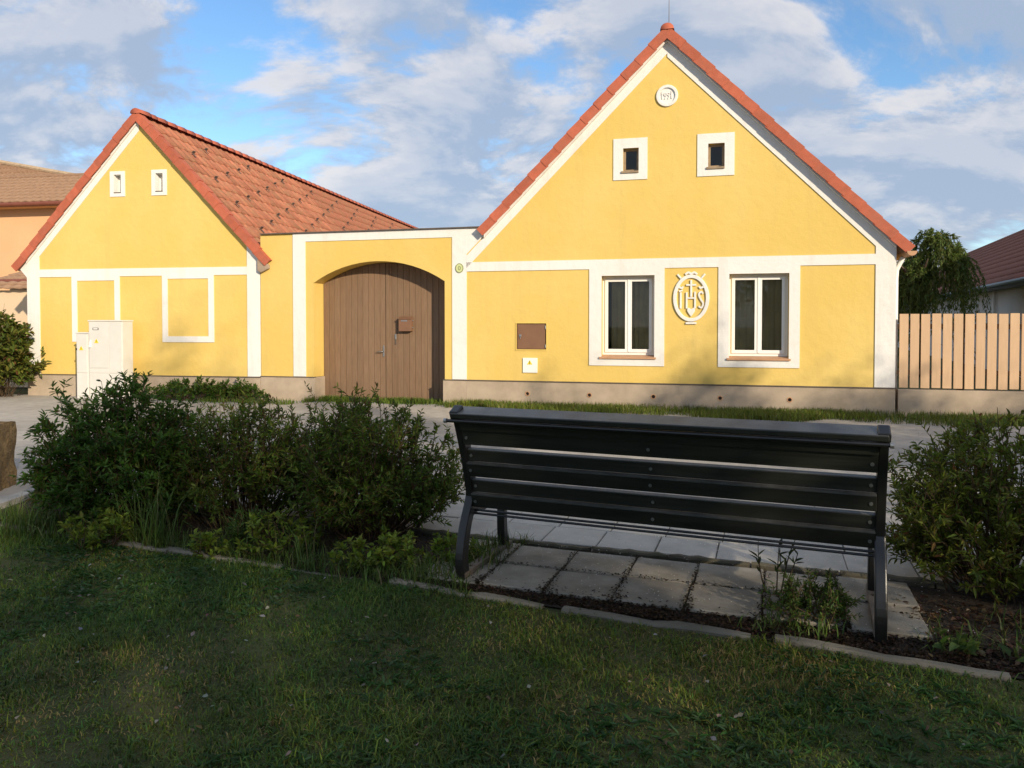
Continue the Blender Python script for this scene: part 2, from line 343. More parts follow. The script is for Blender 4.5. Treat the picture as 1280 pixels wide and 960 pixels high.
# the edging of the lawn
EDGE = [(-4.12, 5.62), (-2.21, 4.86), (-0.75, 4.30), (2.16, 3.10), (4.8, 2.02)]
sheet('lawn', [(-4.13, -12), (14, -12), (14, -1.6)] + EDGE[::-1], TURF, -0.004)
sheet('planting_bed', EDGE + [(14, -1.6)] + [pav(12.5, -0.04)[:2], pav(-4.0, -0.04)[:2], (-4.13, 7.35)], SOIL, 0.004)

def paving():
    # light pavement slabs beyond the low kerb, three rows
    base = MB().add([pav(-4.0, 0.03, -0.004), pav(13, 0.03, -0.004), pav(13, 1.23, -0.004), pav(-4.0, 1.23, -0.004)], [(0, 1, 2, 3)]).build('pavement', SOIL); base['kind'] = 'structure'
    sz = 0.385
    def slab_mesh(mat, seed):
        r = random.Random(seed); m = MB(); h = sz / 2 - 0.004
        j = lambda: r.uniform(-0.003, 0.003)
        m.box(-h + j(), h + j(), -h + j(), h + j(), -0.04, 0.0); me = m.mesh('slab', mat)
        bm = bmesh.new(); bm.from_mesh(me); bmesh.ops.bevel(bm, geom=bm.edges[:], offset=0.005, segments=1, affect='EDGES'); bm.to_mesh(me); bm.free(); return me
    lm = [slab_mesh(SLAB, i) for i in range(4)]; dm = [slab_mesh(SLABD, 20 + i) for i in range(4)]
    for row in range(3):
        for c in range(34):
            p = pav(-3.86 + c * sz + (0.02 if row % 2 else 0), 0.06 + sz / 2 + row * sz)
            link('slab', random.choice(lm), base, Matrix.Translation((p[0], p[1], 0.022 + random.uniform(-0.003, 0.003))) @ Matrix.Rotation(PV + random.uniform(-0.006, 0.006), 4, 'Z') @ Matrix.Rotation(random.choice((0, 1, 2, 3)) * math.pi / 2, 4, 'Z'))
    # older slabs under the bench
    b2 = MB().add([pav(-0.42, -0.86, 0.008), pav(3.0, -0.86, 0.008), pav(3.0, -0.05, 0.008), pav(-0.42, -0.05, 0.008)], [(0, 1, 2, 3)]).build('bench_paving', SOIL); b2['kind'] = 'structure'
    for row in range(2):
        for c in range(7):
            p = pav(-0.10 + c * sz - row * 0.012, -0.07 - sz / 2 - row * (sz + 0.012))
            link('slab', random.choice(dm), b2, Matrix.Translation((p[0], p[1], 0.028 + random.uniform(-0.008, 0.004))) @ Matrix.Rotation(PV + random.uniform(-0.03, 0.03), 4, 'Z') @ Matrix.Rotation(random.uniform(-0.012, 0.012), 4, 'X'))
    # low kerb between the two, stone by stone
    k = thing('path_kerb', 'low weathered concrete kerb between the pavement and the old slabs', 'kerb', pav(0, 0))
    k['kind'] = 'structure'
    def worn_stone(name, L_, W_, mat, seed):
        r = random.Random(seed); m = MB(); n = 9; vs = []; fs = []
        for i in range(n):
            x = -L_ + 2 * L_ * i / (n - 1); c = 1.0 if 0 < i < n - 1 else .8; dz = r.uniform(-.010, .002); a_, b_ = r.uniform(-.006, .006), r.uniform(-.006, .006)
            vs += [(x, -W_ + a_, -.06), (x, -W_ * c + a_, dz - .012), (x, -W_ * .6 + a_, dz), (x, W_ * .6 + b_, dz + r.uniform(-.004, .003)), (x, W_ * c + b_, dz - .012), (x, W_ + b_, -.06)]
        for i in range(n - 1):
            for k_ in range(5): fs.append((i * 6 + k_, i * 6 + k_ + 1, i * 6 + 7 + k_, i * 6 + 6 + k_))
        fs += [tuple(range(6)), tuple(range((n - 1) * 6, n * 6))]
        return m.add(vs, fs).mesh(name, mat)
    ks = [worn_stone('kerb_stone', .245, .026, KERBK, i) for i in range(3)]
    for i in range(32):
        p = pav(-3.7 + i * 0.5, -0.0); link('kerb_stone', ks[i % 3], k, Matrix.Translation((p[0] - k.location.x, p[1] - k.location.y, 0.042 + random.uniform(-0.006, 0.004))) @ Matrix.Rotation(PV + random.uniform(-0.01, 0.01), 4, 'Z'))
    # rounded edging stones along the lawn
    e = thing('lawn_edging', 'low concrete edging stones between lawn and planting bed', 'edging', (-2.21, 4.86, 0)); e['kind'] = 'structure'
    es = [worn_stone('edging_stone', .47, .034, KERB, 50 + i) for i in range(4)]
    for a, b in zip(EDGE[:-1], EDGE[1:]):
        A = Vector(a); B = Vector(b); n = max(1, round((B - A).length / 0.96)); ang = math.atan2((B - A).y, (B - A).x)
        for i in range(n):
            q = A + (B - A) * ((i + 0.5) / n)
            link('edging_stone', random.choice(es), e, Matrix.Translation((q.x + 2.21, q.y - 4.86, (0.026 if q.x > 1.5 else 0.010) + random.uniform(-0.012, 0.010))) @ Matrix.Rotation(ang + random.uniform(-0.02, 0.02), 4, 'Z') @ Matrix.Rotation(random.uniform(-0.015, 0.015), 4, 'Y'))
    # pale kerb along the drive
    e2 = thing('drive_kerb', 'pale concrete kerb along the drive beside the lawn', 'kerb', (-4.19, 6, 0)); e2['kind'] = 'structure'
    ds = MB().box(-0.06, 0.06, -0.49, 0.49, -0.06, 0.0).mesh('kerb_stone', KERBL)
    for i in range(12):
        link('kerb_stone', ds, e2, Matrix.Translation((random.uniform(-.006, .006), 0.93 - i * 1.0, 0.05 + random.uniform(-0.004, 0.004))))
paving()

# ------------------------------------------------------------------ roofs
def tile_arrays(w=0.25, l=0.42):
    """one wavy interlocking tile: x down the slope, y across, z out of the roof"""
    n = 8; ys = np.linspace(-w / 2, w / 2, n); wave = 0.011 * np.cos((ys / w) * 2 * math.pi * 1.0) + 0.004 * np.cos((ys / w) * 4 * math.pi)
    V = []; F = []
    for i in range(n): V.append((-0.02, ys[i], wave[i] + 0.004))
    for i in range(n): V.append((l, ys[i], wave[i] + 0.030))
    for i in range(n): V.append((l, ys[i], wave[i] + 0.008))
    for r in range(2):
        for i in range(n - 1): F.append((r * n + i, (r + 1) * n + i, (r + 1) * n + i + 1, r * n + i + 1))
    return np.array(V), np.array(F)
TV, TF = tile_arrays()
TILE_MESH = {}
def tile_mesh(mat):
    if mat.name not in TILE_MESH: TILE_MESH[mat.name] = mesh_np('tile', TV, TF, mat)
    return TILE_MESH[mat.name]
def slope_matrix(ax, az, a, side):
    """frame at the ridge: x down the slope, y along the ridge (towards +y), z out; left side is mirrored through y for handedness"""
    c, s_ = math.cos(a), math.sin(a)
    if side > 0: M = Matrix(((c, 0, s_, ax), (0, 1, 0, 0), (-s_, 0, c, az), (0, 0, 0, 1)))
    else: M = Matrix(((-c, 0, -s_, ax), (0, -1, 0, 0), (-s_, 0, c, az), (0, 0, 0, 1)))
    return M
def lay_tiles(roof, M, length, y0, y1, ysign, mat, n_parts=0, pitch=0.375, w=0.25, name='tile'):
    rows = int(length / pitch); cols = int(abs(y1 - y0) / w); cells = []
    for r in range(rows):
        for c in range(cols): cells.append((c + 0.0 * r, r, c))
    cells.sort(); parts = cells[:n_parts]; rest = cells[n_parts:]
    def loc(r, c): return (length - (r + 1) * pitch - 0.02, ysign * (y0 + (c + 0.5) * w), 0.0)
    me = tile_mesh(mat)
    for _, r, c in parts:
        x, y, z = loc(r, c)
        link(name, me, roof, M @ Matrix.Translation((x + random.uniform(-.006, .006), y, z + random.uniform(0, .004))) @ Matrix.Rotation(random.uniform(-.012, .012), 4, 'Z'))
    if rest:
        V = []; F = []; nv = len(TV)
        for k, (_, r, c) in enumerate(rest):
            x, y, z = loc(r, c); V.append(TV + np.array((x + random.uniform(-.006, .006), y, z + random.uniform(0, .004)))); F.append(TF + k * nv)
        V = np.concatenate(V); Mn = np.array(M); V = V @ Mn[:3, :3].T + Mn[:3, 3]
        o = link('tiles', mesh_np('tiles', V, np.concatenate(F), mat), roof); o['kind'] = 'stuff'

def make_roof(root, half, apex, a, depth, over, eave_over, left_over, board_t, parts_right, parts_left, tilemat, vergemat, ridge=True, hooks=False):
    """gable roof with its ridge along +y; returns the roof part"""
    ta = math.tan(a); t = board_t / math.cos(a)
    X = half + eave_over; XL = half + left_over; m = MB()
    m.plate([(0, apex), (X, apex - X * ta), (X, apex - X * ta + t), (0, apex + t), (-XL, apex - XL * ta + t), (-XL, apex - XL * ta)], (), -over + 0.02, depth)
    roof = m.build('roof', ROOFB, root)
    top = apex + t
    for side, npart in ((1, parts_right), (-1, parts_left)):
        L = (X if side > 0 else XL) / math.cos(a)
        M = slope_matrix(0, top, a, side); ys = 1 if side > 0 else -1
        lay_tiles(roof, M, L + 0.06, -over + 0.10, depth, ys, tilemat, npart)
        # verge tiles: one L-shaped cap over another down the edge of the gable
        vm = MB(); s0, s1 = ys * (-over - 0.035), ys * (-over - 0.012)
        vm.box(-0.01, 0.365, min(s0, s1), max(s0, s1), -0.105, 0.058)
        s2 = ys * (-over + 0.13)
        vm.box(-0.01, 0.365, min(s1, s2) , max(s1, s2), 0.036, 0.058)
        me = vm.mesh('verge_tile', vergemat)
        for v in me.vertices:                      # lower end stands off the next tile
            v.co.z += 0.014 * (v.co.x / 0.36); v.co.y -= ys * 0.007 * (v.co.x / 0.36)
        n = int(L / 0.335)
        for i in range(n + 1):
            link('verge_tile', me, roof, M @ Matrix.Translation((0.02 + i * (L - 0.30) / n, 0, random.uniform(-.003, .003))) @ Matrix.Rotation(random.uniform(-.008, .008), 4, 'Z'))
        if hooks and side > 0:
            hk = MB().box(-0.02, 0.10, -0.012, 0.012, 0.05, 0.062).box(-0.02, -0.006, -0.045, 0.045, 0.055, 0.115).mesh('snow_guard', TIN)
            for r in range(1, 10):
                for c in range(11):
                    y = -over + 0.9 + c * 1.8 + (0.9 if r % 2 else 0.0) + random.uniform(-.05, .05)
                    if y < depth - 0.5: link('snow_guard', hk, roof, M @ Matrix.Translation((L - 0.2 - r * 0.375, y, 0.0)))
    if ridge:
        rm = MB(); n = 7; vs = []; fs = []
        for k, (y, r) in enumerate(((0, .105), (0.36, .12), (0.36, .098))):
            for i in range(n):
                w = math.pi * (i / (n - 1)); vs.append((r * 1.1 * math.cos(w), y, r * math.sin(w)))
        for k in range(2):
            for i in range(n - 1): fs.append((k * n + i, k * n + i + 1, (k + 1) * n + i + 1, (k + 1) * n + i))
        fs.append(tuple(range(n)))
        rm.add(vs, fs); me = rm.mesh('ridge_tile', vergemat, True)
        N = int((depth + over) / 0.335)
        for i in range(N):
            link('ridge_tile', me, roof, Matrix.Translation((0, depth - i * 0.335 - 0.36 + 0.0, top + 0.0)))
        link('ridge_tile', me, roof, Matrix.Translation((0, -over - 0.05, top + 0.005)))
    return roof

def slope_trim(root, name, half, apex, a, drop, y0, y1, mat, side, bottom=None):
    ta = math.tan(a); x = half * side
    MB().plate([(0, apex), (x, apex - half * ta), (x, apex - half * ta - drop), (0, apex - drop)], (), y0, y1).build(name, mat, root)

# ------------------------------------------------------------------ right house
def window(root, x0, x1, z0, z1, seed):
    """two-leaf window set back in its opening"""
    w = MB(); y0, y1 = 0.13, 0.19
    w.plate(rect(x0, x1, z0 + 0.03, z1), [rect(x0 + .05, x1 - .05, z0 + .08, z1 - .05)], y0, y1)
    fr = w.build('window', WFRAME, root, 0.004)
    mid = (x0 + x1) / 2
    for a, b in ((x0 + .045, mid - .004), (mid + .004, x1 - .045)):
        MB().plate(rect(a, b, z0 + .075, z1 - .045), [rect(a + .055, b - .055, z0 + .135, z1 - .10)], y0 - .018, y0 + .03).build('sash', WFRAME, fr, 0.004)
        MB().box(a + .05, b - .05, y0 + .005, y0 + .009, z0 + .13, z1 - .095).build('pane', GLASS, fr)
    MB().box(mid - .012, mid + .012, y0 - .028, y0 - .019, z0 + .09, z1 - .06).build('cover_strip', WFRAME, fr, 0.002)
    MB().add([(x0 - .04, -0.045, z0 - .005), (x1 + .03, -0.045, z0 - .005), (x1 + .03, y0, z0 + .028), (x0 - .04, y0, z0 + .028), (x0 - .04, -0.045, z0 - .035), (x1 + .03, -0.045, z0 - .035), (x1 + .03, y0, z0 - .002), (x0 - .04, y0, z0 - .002)],
             [(0, 1, 2, 3), (4, 7, 6, 5), (0, 4, 5, 1), (1, 5, 6, 2), (2, 6, 7, 3), (3, 7, 4, 0)]).build('sill', SILL, fr, 0.003)
    # curtain beside the glass
    r = random.Random(seed); n = 40; P = []; ca, cb = (x0 + .15, x1 - .06) if seed == 1 else (x0 + .06, x1 - .06)
    for i in range(n + 1):
        x = ca + (cb - ca) * i / n; P.append((x, 0.225 + 0.025 * math.sin(i * 0.9 + seed) + 0.012 * math.sin(i * 2.3)))
    V = [(x, y, z0 + .05) for x, y in P] + [(x, y, z1 - .02) for x, y in P]
    MB().add(V, [(i, i + 1, i + n + 2, i + n + 1) for i in range(n)]).build('curtain', CURT, fr, smooth=True)

def right_house():
    s0 = -0.53; half = 3.62; A = 6.41; a = rad(45)
    root = thing('yellow_house', 'tall yellow gabled house with two white windows and raised oval emblem', 'house', front_point(*RH, s0), -rad(RH[0]))
    ez = A - half
    W1 = (-1.12, -0.20, 0.92, 2.35); W2 = (1.05, 2.01, 0.92, 2.35); A1 = (-.75, -.48, 4.15, 4.57); A2 = (.69, .96, 4.15, 4.57)
    HT = (-2.67, -2.12, 1.04, 1.51)
    MB().plate([(-half, 0.46), (half, 0.46), (half, ez), (0, A), (-half, ez)], [rect(*q) for q in (W1, W2, A1, A2, HT)], 0, 0.30).build('wall', YEL, root)
    MB().box(half - .3, half, .30, 9, -0.1, ez - 0.02).build('side_wall', YEL, root); MB().box(-half, -half + .3, .30, 9, -0.1, ez - 0.02).build('side_wall', YEL, root)
    MB().plate([(-half + .3, -.1), (half - .3, -.1), (half - .3, ez - .02), (0, A - .35), (-half + .3, ez - .02)], (), 8.7, 9.0).build('back_wall', YEL, root)
    MB().box(-half + .3, half - .3, 3.6, 3.7, 0, 2.75).build('room_partition', ROOM, root)
    MB().box(-half + .3, half - .3, .30, 8.7, 2.75, 2.85).build('ceiling', ROOM, root)
    MB().box(-half + .3, half - .3, .30, 8.7, 0.3, 0.4).build('room_floor', ROOM, root)
    # plinth, the thin dark strip along its top and the round vents
    MB().plate(rect(-half + .0, half + .02, -.1, .455), [ellipse(x, .235, .035, .035, 16) for x in (-2.46, -1.33, -.21, .91, 2.03)], -.028, .28).build('plinth', PLI, root, 0.004)
    MB().box(-half, half + .03, -.045, 0.02, .452, .468).build('plinth_strip', TIN, root)
    for x in (-2.46, -1.33, -.21, .91, 2.03):
        MB().plate(ellipse(x, .235, .044, .044, 20), [ellipse(x, .235, .030, .030, 20)], -.034, -.026).build('vent', SILL, root)
        MB().plate(ellipse(x, .235, .034, .034, 16), (), .02, .03).build('vent_grille', TIN, root)
    # white trim, a little proud of the wall
    y0, y1 = -.016, .02
    MB().plate([(half - .29, .47), (half + .016, .47), (half + .016, ez + .0), (half - .29, ez + .29)], (), y0, y1 + .3).build('corner_pilaster', WHT, root)
    MB().plate(rect(-half, half - .29, 2.47, 2.64), (), y0, y1).build('band', WHT, root)
    for q, (t0, t1) in ((W1, (-1.34, -.03)), (W2, (.87, 2.18))):
        MB().plate(rect(t0, t1, .765, 2.47), [rect(q[0], q[1], q[2], q[3])], y0, y1).build('window_surround', WHT, root)
    for q, (t0, t1) in ((A1, (-.92, -.33)), (A2, (.51, 1.12))):
        MB().plate(rect(t0, t1, 4.02, 4.74), [rect(*q)], y0, y1).build('window_surround', WHT, root)
        w = MB().plate(rect(q[0], q[1], q[2] + .02, q[3]), [rect(q[0] + .04, q[1] - .04, q[2] + .06, q[3] - .04)], .07, .12).build('attic_window', WOODA, root, 0.003)
        MB().box(q[0] + .03, q[1] - .03, .09, .095, q[2] + .05, q[3] - .03).build('pane', GLASS, w)
        MB().box(q[0] - .03, q[1] - .0, -.04, .07, q[2] - .015, q[2] + .02).build('sill', WOODA, w, 0.003)
    MB().box(-1.6, 1.6, 1.2, 1.25, 3.6, 5.0).build('attic_partition', ROOM, root)
    for sd in (-1, 1):
        slope_trim(root, 'gable_trim', half - (0 if sd < 0 else .29), A - .03, a, .225 if sd < 0 else .285, y0, y1 - .001, WHT, sd)
        slope_trim(root, 'gable_soffit', half - (.35 if sd < 0 else 0), A - .002, a, .06, -.075, -.017, WHT, sd)
    window(root, *W1, 1); window(root, *W2, 2)
    # meter hatch with frame and hinge side, and the small white box under it
    h = MB().box(HT[0] + .012, HT[1] - .02, .004, .03, HT[2] + .008, HT[3] - .012).build('meter_hatch', BRN, root, 0.003)
    MB().box(HT[0] + .05, HT[0] + .09, -.012, .006, 1.27, 1.31).build('latch', BOLT, h, 0.003)
    MB().box(HT[0] + .06, HT[0] + .075, -.012, .006, 1.23, 1.262).build('latch', BOLT, h, 0.002)
    for z in (1.44, 1.10): MB().tube([(HT[1] - .014, -.004, z - .03), (HT[1] - .014, -.004, z + .03)], .009, 8).build('hinge', BOLT, h)
    MB().plate(rect(HT[0] - .02, HT[1] + .018, HT[2] - .025, HT[3] + .016), [rect(*HT)], -.010, .01).build('hatch_frame', YEL, root, 0.002)
    b = MB().box(-2.55, -2.28, -.022, .02, .615, .885).build('cable_box', WFRAME, root, 0.004)
    MB().plate([(-2.47, .765), (-2.37, .765), (-2.42, .845)], (), -.026, -.021).build('warning_sign', SIGNY, b)
    MB().stroke([(-2.415, .83), (-2.425, .80), (-2.415, .80), (-2.423, .772)], .008, -.029, -.0255).build('lightning_mark', BLK, b)
    # oval emblem: ring, scroll ends, I H S with the cross, heart, foot
    cx, cz = .42, 1.945; yy = -.03
    e = MB().plate(ellipse(cx, cz, .305, .405), [ellipse(cx, cz, .245, .345)], yy, .01).build('oval_emblem', WHT, root, 0.006)
    def st(name, pts, w=.035): MB().stroke(pts, w, yy + .004, .01).build(name, WHT, e, 0.004)
    for sg in (-1, 1):
        st('scroll', [(cx + sg * .17, cz + .34), (cx + sg * .23, cz + .41)], .03)
        st('scroll', [(cx + sg * .23, cz + .20), (cx + sg * .15, cz + .17), (cx + sg * .135, cz + .20)], .035)
    st('finial', catmull([(cx - .10, cz + .405), (cx - .05, cz + .44), (cx, cz + .42), (cx + .05, cz + .44), (cx + .10, cz + .405)], 4), .035)
    st('foot', [(cx - .09, cz - .43), (cx + .09, cz - .43)], .035)
    st('letter_stroke', [(cx - .175, cz - .18), (cx - .175, cz + .10)], .032); st('letter_stroke', [(cx - .205, cz + .115), (cx - .145, cz + .135)], .03)
    st('letter_stroke', [(cx - .075, cz - .18), (cx - .075, cz + .10)], .03); st('letter_stroke', [(cx + .065, cz - .18), (cx + .065, cz + .11)], .03)
    st('letter_stroke', [(cx - .06, cz + .0), (cx + .05, cz + .0)], .026)
    st('cross', [(cx, cz + .02), (cx, cz + .31)], .032); st('cross', [(cx - .085, cz + .225), (cx - .018, cz + .225)], .03); st('cross', [(cx + .018, cz + .225), (cx + .085, cz + .225)], .03)
    st('letter_stroke', catmull([(cx + .20, cz + .075), (cx + .165, cz + .105), (cx + .13, cz + .06), (cx + .16, cz - .02), (cx + .20, cz - .09), (cx + .175, cz - .165), (cx + .125, cz - .14)], 5), .03)
    MB().plate(catmull([(cx, cz - .32), (cx - .065, cz - .22), (cx - .045, cz - .165), (cx, cz - .19), (cx + .045, cz - .165), (cx + .065, cz - .22), (cx, cz - .318)], 3)[:-1], (), yy, .01).build('heart', WHT, e, 0.005)
    # round date plaque
    q = MB().plate(ellipse(0, 5.43, .185, .185, 36), [ellipse(0, 5.43, .135, .135, 36)], -.03, .01).build('date_plaque', WHT, root, 0.006)
    MB().plate(ellipse(0, 5.43, .137, .137, 36), (), -.006, .008).build('plaque_field', WHT, q)
    def dg(pts): MB().stroke(pts, .016, -.02, .0).build('numeral_stroke', WHT, q, 0.003)
    for x in (-.085, .075): dg([(x - .018, 5.455), (x, 5.48), (x, 5.375)])
    for x in (-.034, .022):
        dg(catmull([(x + .02, 5.46), (x, 5.485), (x - .02, 5.46), (x, 5.435), (x + .02, 5.46)], 4)); dg([(x + .02, 5.455), (x + .012, 5.41), (x - .008, 5.375)])
    MB().plate([(-half, ez + .0), (-half + .32, ez + .32), (-half + .32, 3.27), (-half, 3.27)], (), -.012, .30).build('gable_foot', WHT, root)
    MB().box(-half + .02, -half + .34, -.05, .40, 3.271, 3.293).build('foot_coping', TIN, root)
    roof = make_roof(root, half, A, a, 9.3, 0.10, 0.15, -0.34, 0.075, 0, 0, TILE, TILE_NEW)
    # lightning rod, gutter end, downpipe
    MB().tube([(0.03, -.12, A + .1), (0.03, -.12, A + .75)], [.008, .004], 6).build('lightning_rod', TIN, roof)
    gx = half + .15; gz = A - gx + .0
    n = 9; prof = [(gx + .06 + .075 * math.cos(math.pi + math.pi * i / (n - 1)), gz + .02 + .075 * math.sin(math.pi + math.pi * i / (n - 1))) for i in range(n)]
    V = [(x, -.16, z) for x, z in prof] + [(x, 9.2, z) for x, z in prof]
    g = MB().add(V, [(i, i + 1, i + n + 1, i + n) for i in range(n - 1)] + [tuple(range(n))]).build('gutter', SILL, root)
    g.modifiers.new('solid', 'SOLIDIFY').thickness = .006
    MB().tube([(gx + .02, .25, gz - .05), (half + .08, .25, gz - .25), (half + .07, .25, gz - .4), (half + .07, .25, .05)], .04, 10).build('downpipe', WFRAME, root)
right_house()

# ------------------------------------------------------------------ gate wall and gate
def arch_pts(xc, hw, spring, rise, n=16):
    R = (hw * hw + rise * rise) / (2 * rise); zc = spring + rise - R; a0 = math.asin(hw / R)
    return [(xc + R * math.sin(-a0 + 2 * a0 * i / n), zc + R * math.cos(-a0 + 2 * a0 * i / n)) for i in range(n + 1)]
def gate_wall():
    s0 = -6.25; xl, xr = -2.19, 2.10; ox0, ox1 = -1.03, 1.67; xc = (ox0 + ox1) / 2; hw = (ox1 - ox0) / 2; sp, rise, top = 2.30, .40, 3.27
    root = thing('gate_wall', 'yellow gateway wall with white frame and arched opening between the two houses', 'wall', front_point(*RH, s0), -rad(RH[0]))
    ar = arch_pts(xc, hw, sp, rise)
    MB().plate([(xl, .46), (ox0, .46)] + ar + [(ox1, .46), (xr, .46), (xr, top), (xl, top)], (), 0.0, .5).build('wall', YEL, root)
    for a, b in ((xl, ox0 - .0), (ox1 + .0, xr)):
        MB().box(a - (.0), b + (.028 if b == ox0 else 0), -.028, .49, -.1, .455).build('plinth', PLI, root, 0.004) if b == ox0 else MB().box(a - .028, b, -.028, .49, -.1, .455).build('plinth', PLI, root, 0.004)
        MB().box(a - (.03 if b == xr else 0), b + (.03 if b == ox0 else 0), -.042, .02, .452, .466).build('plinth_strip', TIN, root)
    y0, y1 = -.014, .02
    MB().box(-1.47, -1.20, y0, y1, .47, 3.11).build('pilaster', WHT, root)
    MB().box(1.82, xr, y0, y1, .47, 3.11).build('pilaster', WHT, root)
    MB().box(-1.47, xr, y0, y1, 3.11, top - .002).build('top_band', WHT, root)
    MB().box(xl + .02, xr + .02, -.05, .54, top, top + .022).build('coping', TIN, root, 0.004)
    # gate: two leaves of upright boards
    g = thing('wooden_gate', 'brown arched double gate of upright wooden boards under the yellow arch', 'gate', front_point(*RH, s0 + xc, .38), -rad(RH[0]))
    zt = lambda x: (lambda R: sp + rise - R + math.sqrt(max(R * R - x * x, 0)))((hw * hw + rise * rise) / (2 * rise)) - .008
    for sd in (-1, 1):
        leaf = MB().box(*sorted((sd * .02, sd * (hw - .03))), .034, .075, 1.0, 1.14).build('gate_leaf', WOODG, g)
        MB().box(*sorted((sd * .02, sd * (hw - .03))), .034, .075, .2, .34).build('rail', WOODG, leaf)
        MB().box(*sorted((sd * .02, sd * (hw - .03))), .034, .075, 1.95, 2.09).build('rail', WOODG, leaf)
        n = 11; w = (hw - .012) / n
        for i in range(n):
            x0 = sd * (.006 + i * w); x1 = sd * (.006 + (i + 1) * w - .005); lo, hi = min(x0, x1), max(x0, x1)
            y = random.uniform(0, .005)
            MB().plate([(lo, .03), (hi, .03), (hi, zt(hi)), ((lo + hi) / 2, zt((lo + hi) / 2)), (lo, zt(lo))], (), y, .032).build('plank', WOODG, leaf, 0.004)
        if sd < 0:
            MB().box(-.062, -.030, -.008, .004, .86, 1.08).build('lock_plate', BOLT, leaf, 0.002)
            MB().tube([(-.046, -.006, .96), (-.046, -.05, .96), (-.06, -.055, .96), (-.17, -.05, .955)], .009, 8).build('handle', BOLT, leaf, smooth=True)
        else:
            MB().box(.008, .07, -.014, .002, .05, zt(.04) - .06).build('cover_strip', WOODG, leaf, 0.004)
            MB().box(.19, .225, -.010, .004, 1.20, 1.30).build('bell_plate', BOLT, leaf, 0.003)
            MB().box(.195, .22, -.010, .004, 1.10, 1.19).build('bell_plate', TIN, leaf, 0.003)
    MB().box(-hw, hw, .09, .14, 0.0, 2.7).build('inner_boarding', TIN, g)
    lb = thing('letterbox', 'small brown metal letterbox hung on the wooden gate', 'letterbox', front_point(*RH, s0 + xc + .44, .375), -rad(RH[0]))
    lb.location.z = 1.36
    MB().box(-.13, .13, -.10, 0.0, 0, .24).build('body', BRN, lb, 0.006)
    MB().add([(-.14, -.115, .235), (.14, -.115, .235), (.14, 0, .275), (-.14, 0, .275), (-.14, -.115, .247), (.14, -.115, .247), (.14, 0, .287), (-.14, 0, .287)], [(0, 1, 2, 3), (4, 5, 6, 7), (0, 1, 5, 4), (1, 2, 6, 5), (2, 3, 7, 6), (3, 0, 4, 7)]).build('lid', BRN, lb, 0.002)
    MB().box(-.08, .05, -.104, -.099, .19, .215).build('slot_flap', BOLT, lb)
    for z in (.06, .20): MB().box(.125, .155, -.05, -.03, z, z + .02).build('hinge', BOLT, lb)
    # house number plate
    nb = thing('house_number_plate', 'small round pale green enamel house number plate on the white pillar', 'sign', front_point(*RH, -4.285, -.016), -rad(RH[0])); nb.location.z = 2.535
    MB().plate(ellipse(0, 0, .075, .085, 28), (), -.008, .004).build('plate', pm('pale_green_enamel', (.55, .58, .28), .3, .05, 5, 0), nb)
    rg = pm('green_enamel', (.22, .25, .10), .3, .1, 5, 0)
    MB().plate(ellipse(0, 0, .078, .088, 28), [ellipse(0, 0, .066, .076, 28)], -.011, .003).build('rim', rg, nb)
    MB().plate(ellipse(0, 0, .026, .04, 20), [ellipse(0, 0, .014, .028, 20)], -.010, .0).build('numeral', rg, nb)
gate_wall()

